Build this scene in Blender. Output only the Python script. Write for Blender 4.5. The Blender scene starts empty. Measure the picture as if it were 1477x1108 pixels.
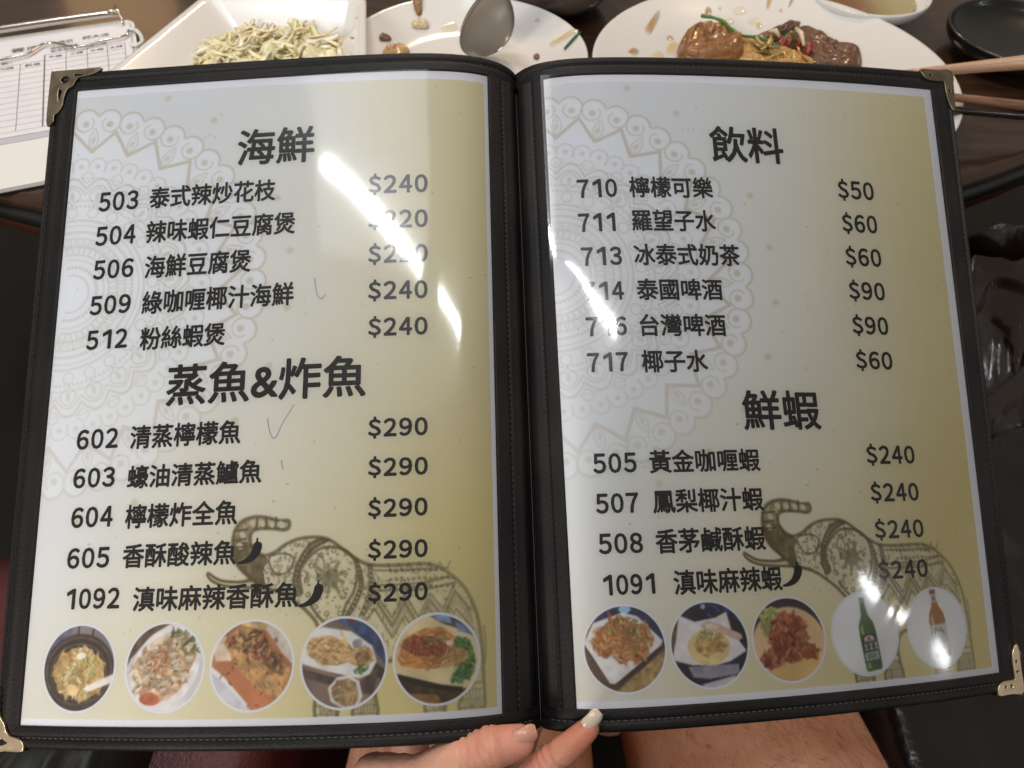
import bpy, bmesh, math, random
import numpy as np
from mathutils import Vector, Matrix

scene = bpy.context.scene
COL = scene.collection
random.seed(7)

# ------------------------------------------------------------------ camera
# solved from the photograph: axes of the camera (right, down, forward) in world space
CAMX = [[0.999657, 0.026177, 0.0], [0.020628, -0.787741, 0.615661], [0.016116, -0.615451, -0.788011]]
CM = np.array(CAMX)
CAM = np.array([0.0, 0.0, 1.065])
FPX, CX, CY = 1012.803, 738.5, 554.0
cd = bpy.data.cameras.new("camera")
cd.sensor_width = 36.0
cd.lens = FPX / 1477.0 * 36.0
cd.clip_start, cd.clip_end = 0.01, 60.0
cd.dof.use_dof = True
cd.dof.focus_distance = 0.312
cd.dof.aperture_fstop = 18.0
cam = bpy.data.objects.new("camera", cd)
COL.objects.link(cam)
mw = Matrix.Identity(4)
for i in range(3):
    mw[i][0], mw[i][1], mw[i][2] = CM[i][0], -CM[i][1], -CM[i][2]
    mw[i][3] = CAM[i]
cam.matrix_world = mw
scene.camera = cam

# ------------------------------------------------------------------ light
w = bpy.data.worlds.new("World")
scene.world = w
w.use_nodes = True
bg = w.node_tree.nodes["Background"]
bg.inputs[0].default_value = (1.0, 0.90, 0.79, 1)
bg.inputs[1].default_value = 0.20

def area(name, p, target, sx, sy, watts, col, spread=None, roll=None):
    l = bpy.data.lights.new(name, "AREA")
    l.shape = "RECTANGLE"; l.size, l.size_y = sx, sy
    l.energy = watts; l.color = col
    if spread: l.spread = math.radians(spread)
    o = bpy.data.objects.new(name, l); COL.objects.link(o)
    p = Vector(p)
    z = (p - Vector(target)).normalized()
    x = Vector(roll).normalized() if roll else Vector((1, 0, 0))
    y = z.cross(x).normalized(); x = y.cross(z).normalized()
    o.matrix_world = Matrix(((x.x, y.x, z.x, p.x), (x.y, y.y, z.y, p.y), (x.z, y.z, z.z, p.z), (0, 0, 0, 1)))
    return o

# fluorescent tube on the ceiling: the streak that runs across both pages
area("tube_lamp", (-0.40, 0.322, 2.5), (-0.40, 0.322, 0), 0.60, 0.036, 7.0, (0.96, 0.98, 1.0), roll=(0.50, -0.31, 0))
area("tube_lamp", (0.215, 0.062, 2.5), (0.215, 0.062, 0), 0.36, 0.034, 4.0, (0.96, 0.98, 1.0), roll=(0.35, -0.09, 0))
# pale ceiling light panel: the soft veil over the upper half
area("panel_lamp", (-0.40, 0.66, 2.52), (-0.40, 0.66, 0), 0.60, 0.95, 5.2, (0.93, 0.96, 1.0))
# unseen key light added behind left of the camera; keeps the right page darker
area("added_left_light", (-1.45, -1.95, 1.95), (0, 0.25, 0.8), 0.8, 0.7, 46, (1.0, 0.965, 0.915))
# low lamp to the right, seen in the lower right corner of the sleeve
area("right_strip_lamp", (2.72, -0.82, 2.12), (0.17, 0.11, 0.76), 0.045, 0.42, 3.2, (0.95, 0.98, 1.0), roll=(0.3, 1, 0))
area("right_low_lamp", (2.90, -0.80, 1.60), (0.17, 0.11, 0.76), 0.06, 0.16, 1.0, (0.95, 0.98, 1.0), roll=(0.3, 1, 0))
# warm pendant lamps over the far side of the table
area("warm_lamp", (-1.04, 1.87, 1.30), (-0.38, 0.70, 0.74), 0.26, 0.17, 0.20, (1.0, 0.60, 0.28))
area("warm_lamp", (-0.10, 1.75, 1.95), (0, 0.6, 0.75), 0.16, 0.16, 9, (1.0, 0.72, 0.45))
area("warm_lamp", (0.80, 1.45, 2.0), (0.2, 0.6, 0.75), 0.10, 0.10, 3, (1.0, 0.72, 0.45))

scene.view_settings.view_transform = "Standard"
scene.view_settings.look = "None"
scene.view_settings.exposure = 0.0
scene.view_settings.gamma = 1.0
scene.cycles.use_denoising = True
scene.cycles.max_bounces = 8
scene.cycles.sample_clamp_indirect = 8.0

# ------------------------------------------------------------------ helpers
def at(px, py, z):
    """point at height z that the photograph shows at pixel (px, py)"""
    d = CM @ np.array([(px - CX) / FPX, (py - CY) / FPX, 1.0])
    return Vector(CAM + d * ((z - CAM[2]) / d[2]))

def ray(px, py, depth):
    d = CM @ np.array([(px - CX) / FPX, (py - CY) / FPX, 1.0])
    return Vector(CAM + d * depth)

def link(o, parent=None):
    COL.objects.link(o)
    if parent is not None:
        o.parent = parent
        o.matrix_parent_inverse = Matrix.Translation(-Vector(parent.location)) if parent.type == "EMPTY" else Matrix.Identity(4)
    return o

def tag(o, label=None, cat=None, group=None, kind=None):
    if label: o["label"] = label
    if cat: o["category"] = cat
    if group: o["group"] = group
    if kind: o["kind"] = kind
    return o

def thing(name, label, cat, loc=(0, 0, 0), group=None):
    o = bpy.data.objects.new(name, None)
    o.empty_display_size = 0.02
    o.location = loc
    COL.objects.link(o)
    return tag(o, label, cat, group)

def mesh_obj(name, verts, faces, m, parent=None, smooth=True):
    me = bpy.data.meshes.new(name)
    me.from_pydata([tuple(v) for v in verts], [], faces)
    me.validate()
    if smooth:
        me.polygons.foreach_set("use_smooth", [True] * len(me.polygons))
    me.materials.append(m)
    return link(bpy.data.objects.new(name, me), parent)

def bm_obj(name, bm, m, parent=None, smooth=True):
    me = bpy.data.meshes.new(name)
    bmesh.ops.recalc_face_normals(bm, faces=bm.faces)
    bm.to_mesh(me); bm.free()
    if smooth:
        me.polygons.foreach_set("use_smooth", [True] * len(me.polygons))
    me.materials.append(m)
    return link(bpy.data.objects.new(name, me), parent)

def grid_mesh(name, P, m, parent=None, colors=None, closed_v=False):
    """P: (rows, cols, 3)"""
    P = np.asarray(P, dtype=np.float32)
    r, c = P.shape[:2]
    me = bpy.data.meshes.new(name)
    idx = np.arange(r * c).reshape(r, c)
    q = np.stack([idx[:-1, :-1], idx[:-1, 1:], idx[1:, 1:], idx[1:, :-1]], -1).reshape(-1, 4)
    if closed_v:
        q2 = np.stack([idx[:-1, -1], idx[:-1, 0], idx[1:, 0], idx[1:, -1]], -1).reshape(-1, 4)
        q = np.concatenate([q, q2])
    me.vertices.add(r * c); me.vertices.foreach_set("co", P.reshape(-1))
    me.loops.add(q.size); me.loops.foreach_set("vertex_index", q.reshape(-1).astype(np.int32))
    me.polygons.add(len(q))
    me.polygons.foreach_set("loop_start", np.arange(0, q.size, 4, dtype=np.int32))
    me.update(calc_edges=True)
    me.polygons.foreach_set("use_smooth", np.ones(len(q), dtype=bool))
    if colors is not None:
        a = me.color_attributes.new("Col", "FLOAT_COLOR", "POINT")
        cc = np.ones((r * c, 4), dtype=np.float32); cc[:, :3] = np.asarray(colors, dtype=np.float32).reshape(-1, 3)
        a.data.foreach_set("color", cc.reshape(-1))
    me.materials.append(m)
    return link(bpy.data.objects.new(name, me), parent)

def lin(c):
    c = np.asarray(c, dtype=float)
    return np.where(c <= 0.04045, c / 12.92, ((np.maximum(c, 0) + 0.055) / 1.055) ** 2.4)

def mat(name, col, rough=0.5, metal=0.0, var=None, vscale=20.0, bump=0.0, bscale=200.0, coat=0.0, sss=0.0, spec=0.5, detail=4.0, bdist=0.001, stretch=None):
    m = bpy.data.materials.new(name); m.use_nodes = True
    nt = m.node_tree; b = nt.nodes["Principled BSDF"]
    b.inputs["Base Color"].default_value = (*col, 1)
    b.inputs["Roughness"].default_value = rough
    b.inputs["Metallic"].default_value = metal
    b.inputs["Specular IOR Level"].default_value = spec
    b.inputs["Coat Weight"].default_value = coat
    b.inputs["Coat Roughness"].default_value = 0.08
    if sss:
        b.inputs["Subsurface Weight"].default_value = sss
        b.inputs["Subsurface Radius"].default_value = (0.006, 0.002, 0.001)
        b.inputs["Subsurface Scale"].default_value = 1.0
    tc = nt.nodes.new("ShaderNodeTexCoord")
    src = tc.outputs["Object"]
    if stretch:
        mp = nt.nodes.new("ShaderNodeMapping"); mp.inputs["Scale"].default_value = stretch
        nt.links.new(src, mp.inputs[0]); src = mp.outputs[0]
    if var is not None:
        n = nt.nodes.new("ShaderNodeTexNoise"); n.inputs["Scale"].default_value = vscale; n.inputs["Detail"].default_value = detail
        r = nt.nodes.new("ShaderNodeValToRGB")
        r.color_ramp.elements[0].position = 0.32; r.color_ramp.elements[1].position = 0.68
        r.color_ramp.elements[0].color = (*col, 1); r.color_ramp.elements[1].color = (*var, 1)
        nt.links.new(src, n.inputs["Vector"]); nt.links.new(n.outputs[0], r.inputs[0]); nt.links.new(r.outputs[0], b.inputs["Base Color"])
    if bump:
        n = nt.nodes.new("ShaderNodeTexNoise"); n.inputs["Scale"].default_value = bscale; n.inputs["Detail"].default_value = 6
        bp = nt.nodes.new("ShaderNodeBump"); bp.inputs["Strength"].default_value = bump; bp.inputs["Distance"].default_value = bdist
        nt.links.new(src, n.inputs["Vector"]); nt.links.new(n.outputs[0], bp.inputs["Height"]); nt.links.new(bp.outputs[0], b.inputs["Normal"])
    return m

def attr_mat(name, rough=0.5, spec=0.4, sss=0.0, bump=0.0, bscale=300.0, coat=0.0, bdist=0.001):
    m = mat(name, (0.8, 0.8, 0.8), rough, spec=spec, bump=bump, bscale=bscale, coat=coat, sss=sss, bdist=bdist)
    nt = m.node_tree
    a = nt.nodes.new("ShaderNodeAttribute"); a.attribute_name = "Col"
    nt.links.new(a.outputs["Color"], nt.nodes["Principled BSDF"].inputs["Base Color"])
    return m

def curve_mesh(build, extrude=0.0, bevel=0.0, bres=1, res=6):
    """make a 2D filled curve with holes, return evaluated verts (n,3) and faces"""
    c = bpy.data.curves.new("tmp", "CURVE"); c.dimensions = "2D"; c.fill_mode = "BOTH"
    c.extrude = extrude; c.bevel_depth = bevel; c.bevel_resolution = bres; c.resolution_u = res
    for pts in build:
        s = c.splines.new("POLY"); s.points.add(len(pts) - 1)
        for p, q in zip(s.points, pts): p.co = (q[0], q[1], 0, 1)
        s.use_cyclic_u = True
    return eval_curve(c)

def eval_curve(c):
    o = bpy.data.objects.new("tmp", c); COL.objects.link(o)
    dg = bpy.context.evaluated_depsgraph_get()
    me = bpy.data.meshes.new_from_object(o.evaluated_get(dg))
    co = np.zeros(len(me.vertices) * 3, dtype=np.float32); me.vertices.foreach_get("co", co)
    f = [tuple(p.vertices) for p in me.polygons]
    bpy.data.objects.remove(o); bpy.data.curves.remove(c); bpy.data.meshes.remove(me)
    return co.reshape(-1, 3).astype(float), f

def text_mesh(s, embolden=0.02):
    c = bpy.data.curves.new("tmp", "FONT"); c.body = s; c.size = 1.0
    c.offset = embolden; c.resolution_u = 3; c.space_character = 1.0
    return eval_curve(c)

def smooth_path(pts, n=8, closed=False):
    """Catmull-Rom through pts (any dimension)"""
    p = np.asarray(pts, float); out = []
    N = len(p)
    rng = range(N) if closed else range(N - 1)
    for i in rng:
        if closed: a, b, c, d = p[(i - 1) % N], p[i], p[(i + 1) % N], p[(i + 2) % N]
        else: a, b, c, d = p[max(i - 1, 0)], p[i], p[i + 1], p[min(i + 2, N - 1)]
        for t in np.arange(n) / n:
            out.append(0.5 * ((2 * b) + (-a + c) * t + (2 * a - 5 * b + 4 * c - d) * t * t + (-a + 3 * b - 3 * c + d) * t ** 3))
    if not closed: out.append(p[-1])
    return np.array(out)

def tube(path, rad, seg=10, caps=True):
    """verts, faces of a tube along path with radius per point"""
    path = [Vector(p) for p in path]; n = len(path)
    rad = [rad] * n if np.isscalar(rad) else list(rad)
    V, F = [], []
    up = None
    for i, p in enumerate(path):
        t = (path[min(i + 1, n - 1)] - path[max(i - 1, 0)]).normalized()
        if up is None: up = t.orthogonal().normalized()
        up = (up - t * up.dot(t)).normalized(); s = t.cross(up)
        for k in range(seg):
            a = 2 * math.pi * k / seg
            V.append(p + (up * math.cos(a) + s * math.sin(a)) * rad[i])
    for i in range(n - 1):
        for k in range(seg):
            k2 = (k + 1) % seg
            F.append((i * seg + k, i * seg + k2, (i + 1) * seg + k2, (i + 1) * seg + k))
    if caps:
        F.append(tuple(range(seg - 1, -1, -1))); F.append(tuple((n - 1) * seg + k for k in range(seg)))
    return V, F

def join_parts(parts):
    V, F = [], []
    for v, f in parts:
        o = len(V); V += list(v); F += [tuple(i + o for i in q) for q in f]
    return V, F

def lathe(profile, seg=72, centre=(0, 0, 0), sx=1.0, sy=1.0):
    """profile: list of (r, z)"""
    V, F = [], []
    cx, cy, cz = centre
    n = len(profile)
    for k in range(seg):
        a = 2 * math.pi * k / seg
        for r, z in profile: V.append((cx + r * sx * math.cos(a), cy + r * sy * math.sin(a), cz + z))
    for k in range(seg):
        k2 = (k + 1) % seg
        for i in range(n - 1): F.append((k * n + i, k2 * n + i, k2 * n + i + 1, k * n + i + 1))
    return V, F

def box_vf(x0, x1, y0, y1, z0, z1):
    V = [(x0, y0, z0), (x1, y0, z0), (x1, y1, z0), (x0, y1, z0), (x0, y0, z1), (x1, y0, z1), (x1, y1, z1), (x0, y1, z1)]
    return V, [(3, 2, 1, 0), (4, 5, 6, 7), (0, 1, 5, 4), (1, 2, 6, 5), (2, 3, 7, 6), (3, 0, 4, 7)]

RNG = np.random.default_rng(11)
def vnoise(n, cells, seed, m=None):
    """smooth value noise on an n x (m or n) grid"""
    m = m or n
    r = np.random.default_rng(seed); g = r.random((cells + 2, cells + 2))
    ys = np.linspace(0, cells, n, endpoint=False); xs = np.linspace(0, cells, m, endpoint=False)
    yi = ys.astype(int); xi = xs.astype(int); fy = ys - yi; fx = xs - xi
    fy = (fy * fy * (3 - 2 * fy))[:, None]; fx = (fx * fx * (3 - 2 * fx))[None]
    a = g[np.ix_(yi, xi)]; b = g[np.ix_(yi, xi + 1)]; c = g[np.ix_(yi + 1, xi)]; d = g[np.ix_(yi + 1, xi + 1)]
    return (a * (1 - fx) + b * fx) * (1 - fy) + (c * (1 - fx) + d * fx) * fy
def sstep(a, b, x):
    t = np.clip((x - a) / (b - a), 0, 1); return t * t * (3 - 2 * t)

# ------------------------------------------------------------------ materials
M = {}
M["page"] = attr_mat("printed_paper", 0.55, 0.3)
M["picture"] = attr_mat("printed_picture", 0.5, 0.3)
M["ink"] = mat("black_ink", (0.018, 0.015, 0.014), 0.55, spec=0.3)
M["pen"] = mat("blue_pen", (0.25, 0.27, 0.50), 0.5)
M["leather"] = mat("black_leatherette", (0.0060, 0.0056, 0.0060), 0.50, bump=0.25, bscale=900, var=(0.014, 0.0115, 0.011), vscale=26, spec=0.22, detail=9)
M["thread"] = mat("thread", (0.012, 0.011, 0.011), 0.7)
M["thread_pale"] = mat("worn_thread", (0.07, 0.065, 0.06), 0.8)
M["brass"] = mat("aged_brass", (0.17, 0.13, 0.085), 0.40, metal=1.0, var=(0.34, 0.28, 0.20), vscale=140, bump=0.15, bscale=300)
M["gold"] = mat("pale_gold_metal", (0.78, 0.62, 0.42), 0.34, metal=1.0, var=(0.8, 0.66, 0.45), vscale=120, bump=0.1, bscale=250)
M["dark_hole"] = mat("rivet_hole", (0.01, 0.009, 0.008), 0.6)
M["wood"] = mat("dark_lacquered_wood", (0.026, 0.013, 0.008), 0.20, var=(0.055, 0.027, 0.015), vscale=14, coat=0.4, stretch=(1, 9, 1), bump=0.02, bscale=30)
M["edge_black"] = mat("black_edge_band", (0.012, 0.012, 0.011), 0.35)
M["apron"] = mat("red_brown_apron", (0.075, 0.020, 0.012), 0.4, var=(0.05, 0.015, 0.01), vscale=8)
M["ceramic"] = mat("white_glazed_ceramic", (0.74, 0.72, 0.69), 0.16, coat=0.5, bump=0.03, bscale=18, bdist=0.002)
M["melamine"] = mat("white_melamine", (0.74, 0.73, 0.70), 0.28, coat=0.25)
M["steel"] = mat("brushed_steel", (0.46, 0.42, 0.38), 0.20, metal=1.0, bump=0.08, bscale=400, stretch=(8, 1, 1))
M["chrome"] = mat("worn_chrome", (0.62, 0.57, 0.50), 0.2, metal=1.0)
M["paper"] = mat("white_paper", (0.78, 0.76, 0.79), 0.7, var=(0.74, 0.73, 0.76), vscale=30)
M["board"] = mat("white_board", (0.78, 0.78, 0.76), 0.45)
M["floor"] = mat("dark_floor", (0.012, 0.010, 0.008), 0.55, var=(0.02, 0.016, 0.012), vscale=5)

# plastic sleeve: clear sheet, mirror-like with a faint scratched haze
def sleeve_mat():
    m = bpy.data.materials.new("clear_plastic_sleeve"); m.use_nodes = True
    nt = m.node_tree
    for n in list(nt.nodes):
        if n.type != "OUTPUT_MATERIAL": nt.nodes.remove(n)
    out = nt.nodes["Material Output"]
    tr = nt.nodes.new("ShaderNodeBsdfTransparent")
    g1 = nt.nodes.new("ShaderNodeBsdfGlossy"); g1.inputs["Roughness"].default_value = 0.075
    g2 = nt.nodes.new("ShaderNodeBsdfGlossy"); g2.inputs["Roughness"].default_value = 0.24
    mg = nt.nodes.new("ShaderNodeMixShader"); mg.inputs[0].default_value = 0.17
    fr = nt.nodes.new("ShaderNodeFresnel"); fr.inputs["IOR"].default_value = 1.52
    ml = nt.nodes.new("ShaderNodeMath"); ml.operation = "MULTIPLY"; ml.inputs[1].default_value = 1.15; ml.use_clamp = True
    mx = nt.nodes.new("ShaderNodeMixShader")
    tc = nt.nodes.new("ShaderNodeTexCoord")
    n1 = nt.nodes.new("ShaderNodeTexNoise"); n1.inputs["Scale"].default_value = 11; n1.inputs["Detail"].default_value = 2
    n2 = nt.nodes.new("ShaderNodeTexNoise"); n2.inputs["Scale"].default_value = 160; n2.inputs["Detail"].default_value = 3
    b1 = nt.nodes.new("ShaderNodeBump"); b1.inputs["Strength"].default_value = 0.35; b1.inputs["Distance"].default_value = 0.0010
    b2 = nt.nodes.new("ShaderNodeBump"); b2.inputs["Strength"].default_value = 0.05; b2.inputs["Distance"].default_value = 0.0002
    L = nt.links.new
    n3 = nt.nodes.new("ShaderNodeTexNoise"); n3.inputs["Scale"].default_value = 34; n3.inputs["Detail"].default_value = 9; n3.inputs["Roughness"].default_value = 0.7
    mr = nt.nodes.new("ShaderNodeMapRange"); mr.inputs["From Min"].default_value = 0.42; mr.inputs["From Max"].default_value = 0.66; mr.inputs["To Min"].default_value = 0.12; mr.inputs["To Max"].default_value = 0.34
    L(tc.outputs["Object"], n3.inputs[0]); L(n3.outputs[0], mr.inputs["Value"]); L(mr.outputs[0], mg.inputs[0])
    L(tc.outputs["Object"], n1.inputs[0]); L(tc.outputs["Object"], n2.inputs[0])
    L(n1.outputs[0], b1.inputs["Height"]); L(n2.outputs[0], b2.inputs["Height"]); L(b1.outputs[0], b2.inputs["Normal"])
    for g in (g1, g2): L(b2.outputs[0], g.inputs["Normal"])
    L(g1.outputs[0], mg.inputs[1]); L(g2.outputs[0], mg.inputs[2])
    L(fr.outputs[0], ml.inputs[0]); L(ml.outputs[0], mx.inputs[0]); L(tr.outputs[0], mx.inputs[1]); L(mg.outputs[0], mx.inputs[2])
    L(mx.outputs[0], out.inputs["Surface"])
    return m
M["sleeve"] = sleeve_mat()

# ------------------------------------------------------------------ floor
V, F = box_vf(-4, 4, -3, 5, -0.05, 0.0)
tag(mesh_obj("floor", V, F, M["floor"], smooth=False), kind="structure")

# ------------------------------------------------------------------ the round table
TC = Vector((-0.077, 1.372, 0))
TR = 1.0
TZ = 0.74
t = thing("table", "round dark brown lacquered dining table under the plates and clipboard", "table", (TC.x, TC.y, 0))
def disc_part(name, prof, m):
    V, F = lathe(prof, 160, (TC.x, TC.y, 0)); return mesh_obj(name, V, F, m, t)
disc_part("table_top", [(0.0001, TZ), (TR - 0.03, TZ), (TR - 0.008, TZ), (TR - 0.006, TZ), (TR - 0.001, TZ - 0.003), (TR, TZ - 0.008), (TR, TZ - 0.011), (0.0001, TZ - 0.011)], M["wood"])
disc_part("edge_band", [(0.0001, TZ - 0.0115), (TR - 0.002, TZ - 0.0115), (TR + 0.003, TZ - 0.014), (TR + 0.003, TZ - 0.024), (TR - 0.004, TZ - 0.027), (0.0001, TZ - 0.027)], M["edge_black"])
disc_part("apron", [(0.0001, TZ - 0.0275), (TR - 0.008, TZ - 0.0275), (TR - 0.006, TZ - 0.044), (TR - 0.016, TZ - 0.047), (0.0001, TZ - 0.047)], M["apron"])
disc_part("pedestal", [(0.30, TZ - 0.0475), (0.10, TZ - 0.10), (0.07, TZ - 0.16), (0.07, 0.12), (0.12, 0.07), (0.34, 0.03), (0.34, 0.001)], M["edge_black"])

# printed matter: (text, u left, u right, v centre, height) in mm on the page
TEXT_L=[
 ("海鮮",144.9,108.7,46.9,18.3),
 ("503",211.1,192.1,69.7,9.2),
 ("泰式辣炒花枝",186.1,126.1,69.6,10.6),
 ("504",211.2,192.0,86.9,9.0),
 ("辣味蝦仁豆腐煲",186.4,116.2,86.8,10.7),
 ("506",210.8,191.6,103.5,8.8),
 ("海鮮豆腐煲",185.6,135.9,104.1,10.8),
 ("509",210.9,191.5,120.7,8.6),
 ("綠咖喱椰汁海鮮",185.5,115.4,121.2,10.6),
 ("512",211.1,191.7,137.0,8.5),
 ("粉絲蝦煲",185.0,145.7,138.2,10.3),
 ("蒸魚&炸魚",170.5,82.3,160.4,18.0),
 ("602",211.5,192.0,182.1,8.3),
 ("清蒸檸檬魚",185.8,135.8,182.5,10.0),
 ("603",211.5,192.0,199.0,8.1),
 ("蠔油清蒸鱸魚",185.5,125.7,199.7,9.7),
 ("604",210.8,191.4,215.8,8.2),
 ("檸檬炸全魚",185.0,135.2,216.4,9.8),
 ("605",211.0,191.4,232.8,8.0),
 ("香酥酸辣魚",184.7,134.8,232.7,9.5),
 ("1092",210.3,185.0,249.4,7.8),
 ("滇味麻辣香酥魚",178.4,107.8,250.2,9.5),
 ("$240",82.4,55.6,69.6,9.9),
 ("$220",82.1,55.6,87.2,9.6),
 ("$220",81.8,55.6,104.2,9.4),
 ("$240",81.5,55.7,121.6,9.2),
 ("$240",81.2,55.7,138.6,8.9),
 ("$290",80.4,55.7,183.4,8.4),
 ("$290",80.1,55.7,200.2,8.1),
 ("$290",79.8,55.8,217.1,7.9),
 ("$290",79.5,55.8,233.9,7.7),
 ("$290",79.2,55.8,250.8,7.5),
]
TEXT_R=[
 ("飲料",103.3,140.3,47.2,18.7),
 ("710",36.7,55.1,71.1,9.0),
 ("檸檬可樂",61.4,101.8,70.7,10.5),
 ("711",36.3,53.8,88.5,8.8),
 ("羅望子水",61.4,101.5,87.8,10.6),
 ("713",36.6,54.9,105.5,8.6),
 ("冰泰式奶茶",61.1,111.8,105.0,10.4),
 ("714",36.6,54.6,122.5,8.4),
 ("泰國啤酒",61.1,101.4,122.1,10.1),
 ("716",36.8,54.7,139.4,8.5),
 ("台灣啤酒",61.1,101.3,139.2,10.2),
 ("717",36.4,54.1,156.1,8.3),
 ("椰子水",60.7,90.9,156.1,10.0),
 ("鮮蝦",105.6,143.1,178.8,17.5),
 ("505",36.1,54.4,201.1,8.1),
 ("黃金咖喱蝦",60.5,110.8,201.0,9.7),
 ("507",36.2,54.0,218.2,7.9),
 ("鳳梨椰汁蝦",60.6,110.4,218.1,9.7),
 ("508",36.3,54.5,234.9,7.9),
 ("香茅鹹酥蝦",60.5,109.4,234.7,9.8),
 ("1091",36.6,59.0,251.6,7.7),
 ("滇味麻辣蝦",66.8,115.2,251.7,9.8),
 ("$50",167.6,186.9,68.8,10.4),
 ("$60",167.6,186.5,86.3,10.2),
 ("$60",167.2,186.4,103.6,10.0),
 ("$90",166.8,186.0,120.7,9.8),
 ("$90",166.3,185.5,137.9,9.6),
 ("$60",165.9,185.4,154.9,9.4),
 ("$240",165.2,191.4,199.4,9.0),
 ("$240",165.0,191.1,216.5,8.8),
 ("$240",164.8,191.3,233.0,8.6),
 ("$240",164.0,190.9,250.7,8.4),
]
PEN = [[(106.0, 114.3), (105.1, 120.0), (104.1, 123.3), (102.5, 124.4), (100.7, 122.2)], [(124.2, 177.5), (123.0, 183.0), (121.3, 186.0), (119.9, 185.2), (117.7, 180.2), (112.9, 172.0)], [(117.3, 195.7), (116.5, 199.8)]]
# outlines of the printed elephant, mm
ELE={
 'sil':[(114.5,220.8),(110.8,220.7),(106.1,219.4),(100.4,218.7),(94.8,220.2),(91.7,224.4),(91.2,231.1),(93,236.9),(96.5,240.9),(99.4,243.2),(95.3,244.8),(86.8,243.9),(81.4,240.9),(83,243.5),(88.9,245.9),(101,246.9),(112.2,249.2),(120.1,254.1),(125.2,258.5),(128.2,262.8),(129,271.1),(128.9,280.9),(128.4,297.3),(136.6,297.6),(137.2,289.2),(143.7,289.5),(143.2,297.5),(152.6,297.7),(151.3,284.9),(155.6,277),(171.1,277.6),(172.4,285.8),(171.1,297.1),(178.3,297.4),(179.3,288.6),(185.3,289),(184.4,297.1),(193.7,297.7),(194.2,285.6),(193.8,274),(192.6,263.8),(190.5,256.8),(187,250.2),(181.8,245.1),(176.5,241.6),(171.1,240.1),(164,240.1),(155.1,240.2),(147.9,239.5),(142.5,236.8),(137,232.7),(131.4,229),(125.9,227.9),(118.6,228.5),(113.1,230.7),(109.6,233.2),(105,234.5),(101.4,232.7),(98.9,229.3),(99.1,225.1),(102.6,223.7),(109.1,224),(112.9,224.6),(114.9,223.5)],
 'trunkfill':[(114.5,220.8),(110.8,220.7),(106.1,219.4),(100.4,218.7),(94.8,220.2),(91.7,224.4),(91.2,231.1),(93,236.9),(96.5,240.9),(99.9,243.6),(101,246.9),(106.6,247.7),(104.9,241.6),(106,236.4),(105,234.5),(101.4,232.7),(98.9,229.3),(99.1,225.1),(102.6,223.7),(109.1,224),(112.9,224.6),(114.9,223.5)],
 'trunkdark':[(91.1,229),(98.9,229.3),(101.4,232.7),(105,234.5),(107.2,236.9),(104.8,240.3),(106.1,247.7),(101,246.3),(96.5,240.9),(93,236.9)],
 'tusk':[(81.4,240.9),(86.8,243.9),(95.3,244.8),(100.9,244.5),(101,246.9),(88.9,245.9),(83,243.5)],
 'band1':[(131.4,229.4),(127.8,231.1),(124.3,233.6),(120.8,238.7),(119.3,244.7),(121.3,249.9)],
 'band2':[(128.7,228.6),(124.2,230.5),(121.1,234.3),(118.6,239.5),(117.7,245.5),(119.1,250.7)],
 'ear':[(121.3,249.1),(120.1,242.1),(123.5,236.2),(128.8,232.4),(136.1,232.7),(141.6,236.4),(143.5,242.9),(142.4,249.8),(139.4,254.8),(137.7,259.8),(133.4,263),(128.8,259.5),(125.1,254.7)],
 'neck1':[(143.4,237.3),(145.3,243),(145.9,248.2),(143.8,254.1),(140.8,259)],
 'neck2':[(142.1,236.8),(144,243),(144.5,248.1),(142.2,254),(139.3,259)],
 'neck3':[(149.3,239.9),(150,245.8),(149.5,251.7),(146.5,259.2)],
 'neck4':[(147.9,239.8),(148.6,245.7),(148,251.7),(145,259.2)],
 'blank1':[(149.9,247.9),(160.5,247.9),(171.1,247.4),(180.5,245.6)],
 'blank2':[(149.7,249.9),(160.5,250),(172,249.9),(183.2,247.9)],
 'blank0':[(149.8,241.9),(160.5,242.3),(171.1,242.1),(175.6,242.8)],
 'zig1':[(146.5,259.2),(150.8,252.6),(158,263.8),(162.8,254.8),(168.5,264.3),(172.9,254.3),(178.2,261.3),(183.1,251.3),(188.9,258.5)],
 'zig2':[(145.7,263.4),(150.9,256.9),(158.1,268),(162.8,259.8),(168.5,268.4),(172.9,260.3),(178.1,266.4),(183.5,258.2),(190.5,266.2)],
 'zig3':[(146.5,256.7),(150.8,250.9),(158,260.5),(162.8,251.8),(168.5,260.9),(172.9,251.8),(178.2,258),(182.2,249.6)],
 'jaw':[(104.9,241.6),(105.6,246.8),(112.2,248.8)],
 'eyepatch':[(106.9,235.6),(112.4,234),(117.1,235.9),(115.5,241.1),(110,241.8)],
 'eye':[(114.3,235)],
 'leaf':[(132.8,244.3)],
 'leaf2':[(128.2,240.2)],
 'tail':[(194.7,265.6),(195.2,272.4),(194.8,279)],
}

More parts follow.
